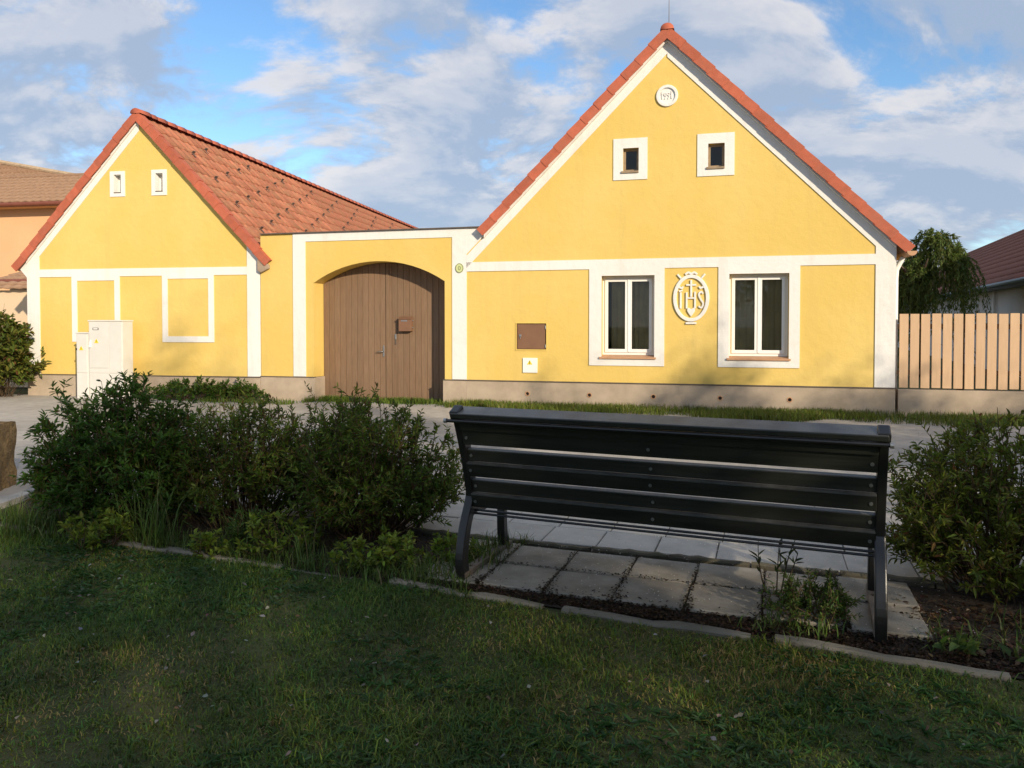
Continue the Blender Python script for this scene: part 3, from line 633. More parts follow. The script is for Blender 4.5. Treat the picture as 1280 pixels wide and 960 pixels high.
# ------------------------------------------------------------------ left house
def left_house():
    s0 = -10.16; half = 2.65; A = 5.66; a = math.atan(1.066)
    root = thing('yellow_barn', 'smaller yellow gabled house with blind white window frames and long red tile roof', 'house', front_point(*LH, s0), -rad(LH[0]))
    ez = A - half * math.tan(a)
    A1 = (-.585, -.42, 4.19, 4.57); A2 = (.365, .53, 4.19, 4.57); B1 = (-1.48, -.60, 1.25, 2.40); B2 = (.61, 1.52, 1.25, 2.42)
    MB().plate([(-half, .44), (half, .44), (half, ez), (0, A), (-half, ez)], [rect(q[0] - .03, q[1] + .03, q[2] - .03, q[3] + .03) for q in (A1, A2)], 0, .3).build('wall', YEL, root)
    MB().box(half - .3, half, .3, 20, -.1, ez - .02).build('side_wall', YEL, root); MB().box(-half, -half + .3, .3, 20, -.1, ez - .02).build('side_wall', YEL, root)
    MB().plate([(-half + .3, -.1), (half - .3, -.1), (half - .3, ez - .02), (0, A - .35), (-half + .3, ez - .02)], (), 19.7, 20).build('back_wall', YEL, root)
    MB().box(-half - .02, half, -.028, .28, -.1, .435).build('plinth', PLI, root, 0.004)
    MB().box(-half - .03, half, -.045, .02, .432, .448).build('plinth_strip', TIN, root)
    y0, y1 = -.016, .02
    MB().plate([(-half - .016, .45), (-half + .28, .45), (-half + .28, ez + .29), (-half - .016, ez)], (), y0, y1 + .3).build('corner_pilaster', WHT, root)
    MB().plate([(half - .28, .45), (half + .0, .45), (half, ez), (half - .28, ez + .29)], (), y0, y1).build('corner_pilaster', WHT, root)
    MB().plate([(-half - .016, ez - .35), (-half - .016, ez), (-half - .20, ez - .10), (-half - .20, ez - .16)], (), y0, .25).build('eave_corbel', WHT, root)
    MB().plate(rect(-half + .28, half - .28, 2.485, 2.645), (), y0, y1).build('band', WHT, root)
    for t, q in ((rect(-1.60, -.48, 1.13, 2.485), B1), (rect(.49, 1.64, 1.13, 2.485), B2)):
        MB().plate(t, [rect(*q)], y0, y1).build('blind_window_frame', WHT, root)
    for q in (A1, A2):
        MB().plate(rect(q[0] - .09, q[1] + .09, 4.12, 4.64), [rect(*q)], y0, -.001).build('window_surround', WHT, root); MB().plate(rect(q[0] - .029, q[1] + .029, q[2] - .029, q[3] + .029), [rect(*q)], -.0005, .139).build('window_surround', WHT, root)
        MB().box(q[0] - .02, q[1] + .02, .14, .16, q[2] - .02, q[3] + .02).build('attic_shutter', WHT, root)
        MB().box(q[0], q[1], -.02, .14, q[2] - .0, q[2] + .02).build('sill', TIN, root)
    slope_trim(root, 'gable_trim', half - .28, A - .03, a, .19, y0, y1 - .001, WHT, -1)
    for sd in (-1, 1): slope_trim(root, 'gable_soffit', half, A - .002, a, .06, -.05, -.017, WHT, sd)
    make_roof(root, half, A, a, 20.2, .07, .16, .20, .075, 300, 0, TILE, TILE_NEW, True, True)
    # plastered eave end at the corner by the gateway
    X = half + .17; z = A - X * math.tan(a)
    MB().plate([(half - .02, ez + .01), (X + .05, z + .01), (X + .05, z - .06), (half + .05, z - .14), (half - .02, z - .10)], (), -.09, .35).build('eave_end', pm('grey_mortar', (.33, .25, .18), .95, .2, 8, .5), root, 0.01)
left_house()

# ------------------------------------------------------------------ fence
def fence():
    root = thing('board_fence', 'peach painted fence of upright boards beside the tall yellow house', 'fence', front_point(*RH, 3.16, .06), -rad(RH[0]))
    n = 26; pitch = .1585
    bm_ = MB().box(0, .128, -.02, 0, .47, 1.665); 
    me = bm_.mesh('board', FENCE)
    for i in range(n):
        link('board', me, root, Matrix.Translation((.02 + i * pitch, random.uniform(-.003, .003), random.uniform(-.006, .006))))
    for z in (.68, 1.42): MB().box(0, n * pitch, .001, .045, z, z + .08).build('rail', FENCED, root)
    for i in range(3): MB().box(.9 + i * 1.5, .98 + i * 1.5, .046, .12, 0, 1.6).build('post', FENCED, root)
    MB().box(.0, n * pitch + .3, -.05, .14, -.1, .44).build('base_wall', PLI, root, 0.006)
fence()

# ------------------------------------------------------------------ cabinets
def cabinets():
    def cab(s, w, d, h, label, wide):
        r = thing('utility_cabinet', label, 'cabinet', front_point(LH[0], 13.22, s), -rad(LH[0]), 'electricity cabinets by the yellow wall')
        b = MB().box(0, w, 0, d, 0, h - .03).build('body', GREYB, r, 0.006)
        MB().box(-.012, w + .012, -.018, d + .01, h - .028, h).build('lid', GREYB, r, 0.006)
        sp = .52
        dx = w * .60 if wide else w - .02
        MB().box(.02, dx - .006, -.012, .004, sp + (.10 if wide else .0), h - .05).build('door', GREYB, r, 0.004)
        if wide:
            MB().box(dx + .006, w - .02, -.012, .004, sp + .0, h - .05).build('door', GREYB, r, 0.004)
            MB().box(.02, dx - .006, -.008, .004, sp, sp + .09).build('lower_panel', GREYB, r, 0.004)
            MB().box(.10, .23, -.016, -.011, h - .20, h - .155).build('name_plate', BLK, r)
            MB().box(.115, .215, -.018, -.0155, h - .19, h - .165).build('name_strip', WFRAME, r)
        MB().box(.02, w - .02, -.006, .004, .06, sp - .02).build('base_panel', GREYB, r, 0.004)
        sx = .18 if wide else .12; sz = h - .46 if wide else h - .36
        MB().plate([(sx - .05, sz), (sx + .05, sz), (sx, sz + .085)], (), -.017, -.0115).build('warning_sign', SIGNY, r)
        MB().stroke([(sx + .006, sz + .065), (sx - .008, sz + .04), (sx + .006, sz + .04), (sx - .004, sz + .01)], .009, -.020, -.0165).build('lightning_mark', BLK, r)
        hx = .02 if wide else w - .03
        MB().add([(hx, -.035, h - .55), (hx + .05, -.035, h - .55), (hx + .045, -.03, h - .40), (hx + .02, -.03, h - .40), (hx, -.01, h - .55), (hx + .05, -.01, h - .55), (hx + .045, -.01, h - .40), (hx + .02, -.01, h - .40)], [(0, 1, 2, 3), (4, 5, 6, 7), (0, 1, 5, 4), (1, 2, 6, 5), (2, 3, 7, 6), (3, 0, 4, 7)]).build('handle', WFRAME, r, 0.004) if wide else MB().box(.0, .025, -.02, -.01, h - .36, h - .32).build('lock', BLK, r)
    cab(-10.95, .76, .30, 1.58, 'tall pale grey two door utility cabinet with black name plate', True)
    cab(-11.235, .272, .28, 1.335, 'narrow low pale grey utility cabinet beside the taller cabinet', False)
cabinets()

# ------------------------------------------------------------------ bench
def bench():
    A = Vector((-0.29, 4.30, 0)); B = Vector((1.73, 3.46, 0)); d = B - A; L = d.length; ang = math.atan2(d.y, d.x)
    root = thing('park_bench', 'black slatted park bench seen from behind on old slabs', 'bench', (A.x, A.y, 0.0), ang)
    # side view (y forward, away from the lawn)
    rear = catmull([(0.02, 0.0), (-0.005, .14), (0.035, .30), (0.115, .45), (0.125, .52)], 5)
    back = catmull([(0.14, .40), (0.115, .55), (0.04, .78), (-0.055, 1.0)], 5)
    for x in (0.0, L):
        x0, x1 = x - .026, x + .026
        fr = MB().ribbon_yz(back, x0 + .004, x1 - .004, [.075] * len(back)).build('end_frame', IRON, root, 0.006)
        MB().ribbon_yz(rear, x0, x1, [.06 + .025 * (1 - i / (len(rear) - 1)) for i in range(len(rear))]).build('leg', IRON, fr, 0.008)
        fl = catmull([(0.60, .42), (0.585, .25), (0.60, .10), (0.63, 0.02)], 5)
        MB().ribbon_yz(fl, x0, x1, [.05 + .03 * i / (len(fl) - 1) for i in range(len(fl))]).build('leg', IRON, fr, 0.008)
        MB().ribbon_yz(catmull([(0.10, .41), (0.30, .385), (0.62, .42)], 5), x0 + .004, x1 - .004, .05).build('seat_bracket', IRON, fr, 0.006)
        MB().ribbon_yz(catmull([(0.04, .27), (0.09, .355), (0.20, .39)], 4), x0 + .01, x1 - .01, .022).build('brace', IRON, fr, 0.003)
        MB().box(x - .028, x + .028, -.02, .70, .025, .058).build('base_bar', pm('grey_wood_bar', (.17, .14, .11), .9, .25, 9, .4), fr, 0.005)
        MB().ribbon_yz([(-0.055, .97), (-0.078, 1.02)], x0 - .002, x1 + .002, .085).build('top_cap', IRON, fr, 0.008)
        for yy in (.12, .5): MB().tube([(x, yy, .057), (x, yy, .066)], .012, 8).build('bolt', TIN, fr)
    # back planks: w along the leaning back, off = standing out towards the lawn
    p0 = Vector((0.135, .43)); p1 = Vector((-0.045, .985)); u = (p1 - p0).normalized(); n = Vector((-u.y, u.x))
    def plank(name, w0, w1, off, th, x0=.02, x1=None):
        x1 = L - .02 if x1 is None else x1; m = MB(); c = []
        for w, o in ((w0, off), (w1, off), (w1, off + th), (w0, off + th)): q = p0 + u * w + n * o; c.append(q)
        V = [(x0, q.x, q.y) for q in c] + [(x1, q.x, q.y) for q in c]
        return m.add(V, [(0, 1, 2, 3), (4, 5, 6, 7), (0, 1, 5, 4), (1, 2, 6, 5), (2, 3, 7, 6), (3, 0, 4, 7)]).build(name, BENCHW, root, 0.005)
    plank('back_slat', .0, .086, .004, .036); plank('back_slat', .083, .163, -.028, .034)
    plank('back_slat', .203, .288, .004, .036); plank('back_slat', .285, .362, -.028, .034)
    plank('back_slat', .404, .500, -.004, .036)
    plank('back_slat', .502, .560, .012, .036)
    for w_, o_ in ((.04, .040), (.125, .006), (.245, .040), (.325, .006), (.45, .032)):
        q = p0 + u * w_ + n * o_
        for x in (.0, L * .5, L): MB().tube([(min(max(x, .045), L - .045), q.x, q.y), (min(max(x, .045), L - .045), q.x + n.x * .005, q.y + n.y * .005)], .009, 8).build('bolt', BOLT, root)
    # wide top rail, tilted, with a narrow strip under its lawn edge
    c = p0 + u * .572
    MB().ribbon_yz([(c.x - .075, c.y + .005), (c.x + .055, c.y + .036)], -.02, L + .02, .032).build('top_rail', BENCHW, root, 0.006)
    MB().tube([(-.048, c.x - .072, c.y - .022), (L + .035, c.x - .072, c.y - .022)], .010, 8).build('tie_rod', IRON, root)
    for x in (-.048, L + .03): MB().tube([(x - .008, c.x - .072, c.y - .022), (x + .008, c.x - .072, c.y - .022)], .014, 10).build('bolt', BOLT, root)
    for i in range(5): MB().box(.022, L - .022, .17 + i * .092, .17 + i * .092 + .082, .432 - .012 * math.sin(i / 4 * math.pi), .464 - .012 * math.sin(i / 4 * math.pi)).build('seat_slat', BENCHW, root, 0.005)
    for z in (.395, .375): MB().tube([(0, .125, z), (L, .125, z)], .007, 8).build('stretcher', IRON, root)
bench()

# ------------------------------------------------------------------ foliage tools
def unit(a): return a / np.maximum(np.linalg.norm(a, axis=-1, keepdims=True), 1e-9)
def leaves(P, D, Nn, Ln, Wd, tints, fold=0.25, bend=0.15):
    """lance-shaped leaves: P base, D direction, Nn up side, lengths and widths per leaf; six corners, two quads each"""
    n = len(P); D = unit(D); S = unit(np.cross(D, Nn)); U = np.cross(S, D); Ln = Ln[:, None]; Wd = Wd[:, None]
    tip = P + D * Ln - U * Ln * bend
    l1 = P + D * Ln * .30 + S * Wd * .46 + U * Wd * fold; r1 = P + D * Ln * .30 - S * Wd * .46 + U * Wd * fold
    l2 = P + D * Ln * .65 + S * Wd * .36 + U * (Wd * fold * .8 - Ln * bend * .4); r2 = P + D * Ln * .65 - S * Wd * .36 + U * (Wd * fold * .8 - Ln * bend * .4)
    V = np.stack([P, l1, l2, tip, r2, r1], 1).reshape(-1, 3)
    i = (np.arange(n) * 6)[:, None]; F = np.concatenate([i + np.array([[0, 1, 2, 3]]), i + np.array([[0, 3, 4, 5]])])
    return V, F, np.repeat(tints, 6, 0)
def tint_mix(n, cols, weights, jit, rng):
    c = np.array(cols)[rng.choice(len(cols), n, p=np.array(weights) / sum(weights))]
    return np.clip(c * (1 + rng.normal(0, jit, (n, 1))) * (1 + rng.normal(0, jit * .4, (n, 3))), 0.004, 1)

def shrub(name, label, cat, loc, rx, ry, h, n_shoots, twigs, per, leaf, cols, weights, seed, group=None, base_r=.18, low=.12, lean=(0, 0), flat=1.0, stem=STEM, density_gap=0.0):
    rng = np.random.default_rng(seed); root = thing(name, label, cat, loc, 0.0, group)
    P = []; D = []; stems_v = []; stems_f = []; nv = 0
    lump = rng.normal(0, 1, (6, 3)); 
    def addstem(pts, r0, r1):
        nonlocal nv
        k = len(pts); t = unit(np.gradient(pts, axis=0)); a = unit(np.cross(t, np.array([.3, .9, .1]))); b = np.cross(t, a); r = np.linspace(r0, r1, k)[:, None]
        V = np.stack([pts + a * r, pts - a * r * .5 + b * r * .87, pts - a * r * .5 - b * r * .87], 1).reshape(-1, 3)
        for i in range(k - 1):
            for j in range(3): stems_f.append((nv + i * 3 + j, nv + i * 3 + (j + 1) % 3, nv + i * 3 + 3 + (j + 1) % 3, nv + i * 3 + 3 + j))
        stems_v.append(V); nv += k * 3
    for sidx in range(n_shoots):
        az = rng.uniform(0, 2 * math.pi); el = math.asin(max(rng.uniform(low, 1.0), 0.0) ** flat)
        rr = 1 + .10 * math.sin(3 * az + seed) + .07 * math.sin(5 * az + 2 * el * 3 + seed * 1.7) + rng.normal(0, .045)
        end = np.array([math.cos(az) * math.cos(el) * rx * rr + lean[0], math.sin(az) * math.cos(el) * ry * rr + lean[1], h * (.18 + .82 * math.sin(el)) * (rr * .5 + .5) + rng.uniform(-.04, .03)])
        ba = rng.uniform(0, 2 * math.pi); b0 = np.array([math.cos(ba) * base_r * rng.uniform(0, 1) + end[0] * .25, math.sin(ba) * base_r * rng.uniform(0, 1) + end[1] * .25, -.02])
        mid = (b0 + end) / 2 + np.array([end[0] * .06, end[1] * .06, h * .10]) + rng.normal(0, .03, 3)
        t = np.linspace(0, 1, 7)[:, None]; pts = (1 - t) ** 2 * b0 + 2 * t * (1 - t) * mid + t ** 2 * end
        addstem(pts, .006, .002)
        def clothe(pts, t0, m):
            tt = rng.uniform(t0, 1, m) ** .85; idx = tt * (len(pts) - 1); i0 = np.minimum(idx.astype(int), len(pts) - 2); f = (idx - i0)[:, None]
            p = pts[i0] * (1 - f) + pts[i0 + 1] * f; tan = unit(pts[i0 + 1] - pts[i0]); rnd = unit(rng.normal(0, 1, (m, 3)))
            out = unit(np.cross(tan, rnd)); P.append(p); D.append(tan * rng.uniform(.25, .9, (m, 1)) + out * rng.uniform(.5, 1.0, (m, 1)) + np.array([0, 0, .12]))
        clothe(pts, .35, per)
        for k in range(twigs):
            q = rng.uniform(.35, .97); j = min(int(q * 6), 5); s0_ = pts[j] * (1 - (q * 6 - j)) + pts[j + 1] * (q * 6 - j)
            dirn = unit(unit(rng.normal(0, 1, 3)) * .8 + unit(end - b0) * .5 + np.array([0, 0, .45])); ln = rng.uniform(.07, .17) * (h / 1.0) ** .5
            tw = s0_ + dirn * np.linspace(0, 1, 3)[:, None] * ln; addstem(tw, .0022, .001); clothe(tw, .1, per)
            
    P = np.concatenate(P); D = np.concatenate(D); ok = P[:, 2] > .01; P = P[ok]; D = D[ok]; n = len(P)
    Nn = np.array([0, 0, 1.0]) + rng.normal(0, .45, (n, 3)); T = tint_mix(n, cols, weights, .20, rng)
    V, F, T6 = leaves(P, D, Nn, rng.uniform(*leaf[0], n), rng.uniform(*leaf[1], n), T)
    link('foliage', mesh_np('foliage', V, F, LEAF, T6), root)
    link('stems', mesh_np('stems', np.concatenate(stems_v), np.array(stems_f), stem), root)
    return root

G1 = [(.058, .125, .018), (.080, .150, .022), (.12, .19, .03), (.11, .07, .025)]
G2 = [(.085, .140, .018), (.110, .165, .022), (.16, .20, .03), (.13, .08, .025)]
shrub('shrub', 'tall dense dark green shrub in the bed nearest the stone block', 'shrub', (-3.00, 5.72, 0), .66, .54, 1.05, 240, 6, 11, ((.038, .068), (.014, .022)), G1, (4, 4, 1.2, .5), 11, 'shrubs beside the bench', low=-.05)
shrub('shrub', 'loose see through green shrub in the middle of the row left of the bench', 'shrub', (-2.03, 5.62, 0), .66, .46, .95, 190, 6, 9, ((.032, .058), (.011, .017)), G2, (3, 4, 2, 1), 12, 'shrubs beside the bench', low=.05)
shrub('shrub', 'bushy green shrub touching the left end of the bench', 'shrub', (-1.00, 5.30, 0), .64, .50, .95, 230, 6, 10, ((.032, .058), (.011, .018)), G2, (3, 4, 2, 1), 13, 'shrubs beside the bench', low=.03)
shrub('shrub', 'low green shrub filling behind the row left of the bench', 'shrub', (-1.50, 5.95, 0), .50, .35, .88, 80, 5, 9, ((.030, .055), (.010, .016)), G2, (3, 4, 2, 1), 14, 'shrubs beside the bench', low=.05)
shrub('shrub', 'yellowish green shrub standing against the right end of the bench', 'shrub', (2.78, 4.20, 0), .66, .55, .96, 230, 6, 10, ((.032, .06), (.011, .018)), [(.105, .140, .018), (.135, .170, .022), (.17, .195, .03), (.14, .08, .025)], (3, 4, 2, .8), 15, 'shrubs beside the bench', low=-.02)
shrub('shrub', 'yellowish green shrub farther along the bed past the bench', 'shrub', (3.75, 3.75, 0), .60, .5, .85, 110, 5, 9, ((.032, .06), (.011, .017)), [(.085, .115, .018), (.115, .145, .022), (.15, .175, .03)], (3, 4, 2), 16, 'shrubs beside the bench')
LIME = [(.20, .26, .03), (.24, .29, .045), (.14, .20, .026)]
for (x, y, r, h, sd), lab in zip(((-2.78, 4.98, .25, .20, 21), (-1.98, 4.80, .16, .13, 22), (-1.52, 4.84, .28, .25, 23), (-1.00, 4.50, .12, .19, 24), (-.68, 4.58, .27, .17, 25), (-.40, 4.66, .20, .14, 26)),
        ('lime green low plant at the foot of the tallest shrub', 'small lime green plant beside the edging stones', 'lime green plant under the loose shrub', 'upright lime green plant by the lawn edging', 'spreading lime green plant below the bushy shrub', 'lime green plant beside the left bench leg')):
    shrub('leafy_plant', lab, 'plant', (x, y, 0), r, r * .8, h, (26, 12, 24, 9, 26, 16)[sd - 21], 2, 7, ((.034, .056), (.017, .026)), LIME, ((3, 2, 2), (3, 2, 2), (1, .6, 4), (3, 3, 1), (2, 2, 2), (1, .5, 4))[sd - 21], sd, 'lime green plants along the bed', base_r=.10, low=.25)
MIDG = [(.06, .12, .022), (.09, .15, .026), (.12, .17, .035)]
shrub('leafy_plant', 'feathery green weed growing against the right bench leg', 'plant', (1.50, 3.72, 0), .22, .16, .22, 60, 3, 9, ((.018, .035), (.006, .010)), MIDG, (2, 3, 2), 31, base_r=.12, low=.1)
shrub('leafy_plant', 'thin stemmed weed with few leaves rising under the bench', 'plant', (1.42, 4.02, 0), .16, .10, .40, 4, 0, 6, ((.05, .08), (.014, .020)), [(.06, .095, .03), (.085, .12, .038)], (1, 1), 32, base_r=.02, low=.55)
shrub('leafy_plant', 'dark green weed in the bed at the foot of the loose shrub', 'plant', (-1.75, 4.98, 0), .16, .14, .26, 30, 2, 8, ((.03, .05), (.01, .016)), MIDG, (3, 2, 1), 33, base_r=.08)
for (x, y, sd), lab in zip(((2.02, 3.36, 41), (2.26, 3.22, 42), (2.52, 3.12, 43)), ('broad leaved weed by the right bench foot', 'broad leaved weed on the dark soil', 'pale broad leaved weed near the edging stones')):
    shrub('weed', lab, 'plant', (x, y, 0), .09, .09, .10, 8, 0, 3, ((.05, .08), (.03, .045)), [(.10, .145, .03), (.075, .12, .024)], (1, 1), sd, 'weeds in the bed', base_r=.03, low=.3)
VAR = [(.12, .155, .024), (.18, .19, .035), (.08, .115, .02), (.20, .11, .045)]
vb = front_point(*LH, -13.25, -.45)
shrub('garden_bush', 'yellow green leafy bush at the far corner of the smaller house', 'bush', (vb.x, vb.y, 0), .85, .7, 1.85, 130, 5, 9, ((.09, .15), (.045, .07)), VAR, (3, 3, 3, .6), 51, low=-.0 + .02, base_r=.3)
gc = front_point(*LH, -8.35, -.45)
for i in range(5):
    q = front_point(*LH, -9.35 + i * .42, -.30 - .1 * (i % 2))
    shrub('ground_cover_plant', ['low leafy weed beside the utility cabinets', 'low leafy weed under the blind window frame', 'leafy weed between blind window frame and corner pilaster', 'leafy weed at the corner pilaster of the smaller house', 'leafy weed at the foot of the gateway wall'][i], 'plant', (q.x, q.y, 0), .34, .26, .33 + .05 * (i % 3), 34, 2, 8, ((.05, .09), (.025, .04)), [(.055, .11, .016), (.075, .135, .02), (.10, .15, .024)], (2, 3, 2), 60 + i, 'weeds at the foot of the wall', base_r=.2)

# ------------------------------------------------------------------ grass
def blades(name, P, hgt, wid, tints, lean, rng, kind='stuff', label=None, mat=None):
    n = len(P); az = rng.uniform(0, 2 * math.pi, n); d = np.stack([np.cos(az), np.sin(az), np.zeros(n)], 1); s = np.stack([-np.sin(az), np.cos(az), np.zeros(n)], 1)
    hgt = hgt[:, None]; wid = wid[:, None]; ln = rng.uniform(*lean, n)[:, None]; up = np.array([0, 0, 1.0])
    m = P + d * ln * hgt * .35 + up * hgt * .55; t = P + d * ln * hgt + up * hgt * np.sqrt(np.maximum(1 - (ln * .8) ** 2, .15))
    V = np.stack([P - s * wid, P + s * wid, m + s * wid * .8, m - s * wid * .8, t], 1).reshape(-1, 3)
    i = (np.arange(n) * 5)[:, None]
    F = np.concatenate([i + np.array([[0, 1, 2]]), i + np.array([[0, 2, 3]]), i + np.array([[3, 2, 4]])])
    o = link(name, mesh_np(name, V, F, mat or GRASS, np.repeat(tints, 5, 0))); o['kind'] = kind
    if label: o['label'] = label
    return o
def fbm(x, y, seed):
    r = np.random.default_rng(seed); v = np.zeros_like(x); a = 1.0
    for k in range(5):
        f = 1.1 * 1.9 ** k
        for j in range(3):
            th = r.uniform(0, 6.28); v += a * np.sin((x * math.cos(th) + y * math.sin(th)) * f * r.uniform(.8, 1.2) * 2 + r.uniform(0, 6.28))
        a *= .62
    return v / 3.2
def edge_y(x): return np.interp(x, [p[0] for p in EDGE], [p[1] for p in EDGE])
def lawn_grass():
    rng = np.random.default_rng(3); n = 350000
    x = rng.uniform(-4.1, 4.2, n); y = rng.uniform(1.7, 5.7, n); ok = y < edge_y(x) - .02 + .05 * fbm(x * 3, y * 3, 40) - np.where(x > 1.5, .05, 0)
    # nothing near the viewer's feet is needed at full density behind the frame
    ok &= (np.abs(x) < y * .80 + .6); x = x[ok]; y = y[ok]
    # tufts: a third of the blades gather in clumps
    m = 1500; cx = rng.uniform(-4.1, 4.2, m); cy = rng.uniform(1.7, 5.6, m); pick = rng.uniform(0, 1, len(x)) < .38; w_ = rng.integers(0, m, len(x))
    nx = cx[w_] + rng.normal(0, .035, len(x)); ny = cy[w_] + rng.normal(0, .035, len(x)); pick &= (ny < edge_y(nx) + .01 - np.where(nx > 1.5, .06, 0)) & (np.abs(nx) < ny * .8 + .6); x = np.where(pick, nx, x); y = np.where(pick, ny, y); clump = pick
    f = fbm(x, y, 5); g = fbm(x * 1.7 + 9, y * 1.7, 8)
    keep = rng.uniform(0, 1, len(x)) < np.clip(.82 + .35 * g, .35, 1); x, y, f, g, clump = x[keep], y[keep], f[keep], g[keep], clump[keep]; n = len(x)
    dry = np.clip((f - .15) * 1.1, 0, 1)[:, None]
    cols = np.array([(.088, .135, .014), (.110, .155, .016), (.055, .128, .022), (.17, .175, .030)])[rng.choice(4, n, p=(.4, .27, .26, .07))]
    straw = np.array([(.27, .21, .08)]); isdry = rng.uniform(0, 1, (n, 1)) < (.03 + .50 * dry)
    cols = np.where(isdry, straw, cols) * (1 + .40 * np.clip(f, -1, 1)[:, None] * np.array([.9, .4, .1])) * (1 + .25 * np.clip(fbm(x * 4, y * 4, 31), -1, 1)[:, None]) * (1 + rng.normal(0, .30, (n, 1)))
    cols = np.clip(cols, .01, 1)
    h = rng.uniform(.012, .040, n) * (1 + .45 * np.clip(g, -1, 1)); h = np.where(isdry[:, 0], h * .75, h)
    h = np.where(clump, h * 1.3, h); tall = rng.uniform(0, 1, n) < .012; h = np.where(tall, h * 1.7, h)
    blades('lawn_grass', np.stack([x, y, np.full(n, -.006)], 1), h, rng.uniform(.0012, .0032, n), cols, (.35, 1.5), rng, label='mown green lawn grass with dry patches')
    # broad-leaved plants in the turf
    m = 11000; x = rng.uniform(-4.0, 3.8, m); y = rng.uniform(1.8, 5.4, m); ok = (y < edge_y(x) - .06) & (fbm(x * .9 + 3, y * .9, 21) > .05) & (np.abs(x) < y * .8 + .4); x = x[ok]; y = y[ok]; m = len(x)
    k = 4; P = np.repeat(np.stack([x, y, np.full(m, .004)], 1), k, 0); az = rng.uniform(0, 6.28, m * k)
    D = np.stack([np.cos(az), np.sin(az), rng.uniform(.25, 1.1, m * k)], 1); T = tint_mix(m * k, [(.055, .120, .028), (.085, .145, .055), (.04, .10, .018)], (2, 1.5, 2), .22, rng)
    V, F, T6 = leaves(P, D, np.tile([0, 0, 1.0], (m * k, 1)) + rng.normal(0, .2, (m * k, 3)), rng.uniform(.02, .055, m * k), rng.uniform(.007, .016, m * k), T, .15, .3)
    o = link('clover', mesh_np('clover', V, F, LEAF, T6)); o['kind'] = 'stuff'; o['label'] = 'broad leaved clover and weeds in the lawn'
    # tall tufts in the bed
    P = []; H = []
    for cx, cy, r, c, hh in ((-2.52, 5.12, .13, 75, .55), (-2.40, 5.0, .10, 50, .42), (-3.35, 5.30, .22, 260, .24), (-3.75, 5.55, .22, 240, .20), (-2.9, 5.05, .2, 60, .22), (-1.78, 4.95, .12, 40, .40), (-1.35, 4.72, .14, 40, .28), (-.50, 4.40, .16, 150, .18), (-.22, 4.60, .14, 200, .18), (-.12, 4.80, .10, 130, .16), (-.80, 4.42, .2, 70, .12), (1.25, 3.62, .12, 60, .10), (.06, 5.0, .06, 40, .10), (1.45, 3.55, .1, 50, .12), (2.4, 3.4, .3, 90, .14)):
        a = rng.normal(0, r * .6, (c, 2)); P.append(np.stack([a[:, 0] + cx, a[:, 1] + cy, np.zeros(c)], 1)); H.append(rng.uniform(.4, 1.1, c) * hh)
    P = np.concatenate(P); H = np.concatenate(H); n = len(P)
    blades('tall_grass', P, H, rng.uniform(.0022, .0042, n), tint_mix(n, [(.075, .125, .02), (.10, .15, .028), (.17, .16, .06)], (3, 2, .6), .2, rng), (.15, 1.1), rng, label='tall grass tufts growing in the planting bed')
    n = 5200; X = rng.uniform(-4.0, -.25, n); Y = edge_y(X) + np.abs(rng.normal(0, .22, n)) - .02; f_ = fbm(X * 2, Y * 2, 61); ok = (f_ > -.35) & (rng.uniform(0, 1, n) < .8); X, Y = X[ok], Y[ok]; n = len(X)
    blades('bed_grass', np.stack([X, Y, np.zeros(n)], 1), rng.uniform(.03, .12, n), rng.uniform(.0018, .0036, n), tint_mix(n, [(.07, .12, .02), (.10, .145, .026), (.15, .15, .045)], (3, 2, .8), .22, rng), (.2, 1.1), rng, label='short grass creeping into the front of the planting bed')
    n = 1500; X = rng.uniform(1.9, 4.0, n); Y = edge_y(X) + .03 + np.abs(rng.normal(0, .16, n)); ok = fbm(X * 2, Y * 2, 63) > .0; X, Y = X[ok], Y[ok]; n = len(X)
    blades('bed_edge_grass', np.stack([X, Y, np.zeros(n)], 1), rng.uniform(.03, .13, n), rng.uniform(.0018, .0036, n), tint_mix(n, [(.07, .12, .02), (.10, .145, .026), (.17, .155, .06)], (3, 2, 1), .22, rng), (.2, 1.2), rng, label='sparse grass on the soil under the yellowish shrub')
    # strip of grass along the wall of the tall house, and by the gate
    n = 42000; s = rng.uniform(-4.4, 6.8, n); q = rng.uniform(0, 1, n) ** 1.1; wdt = .95 + .22 * np.sin(s * 2.1) + .15 * np.sin(s * 5.3) - np.clip((-3.2 - s) * .45, 0, .5); b = -.02 - q * wdt
    t = rad(RH[0]); p = RH[1] + b; X = s * math.cos(t) + p * math.sin(t); Y = -s * math.sin(t) + p * math.cos(t); f = fbm(X, Y, 17)
    ok = rng.uniform(0, 1, n) < .75 + .4 * f - .35 * q; X = X[ok]; Y = Y[ok]; n = len(X)
    blades('verge_grass', np.stack([X, Y, np.full(n, -.01)], 1), rng.uniform(.05, .17, n), rng.uniform(.003, .006, n), tint_mix(n, [(.115, .155, .018), (.145, .175, .024), (.085, .125, .018), (.22, .20, .07)], (3, 2, 2, .6), .2, rng), (.1, .8), rng, label='strip of uncut grass along the foot of the tall house')
    n = 4200; s = np.concatenate([rng.normal(-5.4, .30, n // 3), rng.normal(-6.9, .28, n // 3), rng.uniform(-9.4, -4.4, n // 3)]); b = -.05 - np.abs(rng.normal(0, .16, len(s))) - np.where(s < -7.4, .45, 0) + np.where((s > -7.2) & (s < -4.65), .25, 0)
    p = RH[1] + b; X = s * math.cos(t) + p * math.sin(t); Y = -s * math.sin(t) + p * math.cos(t); n = len(X)
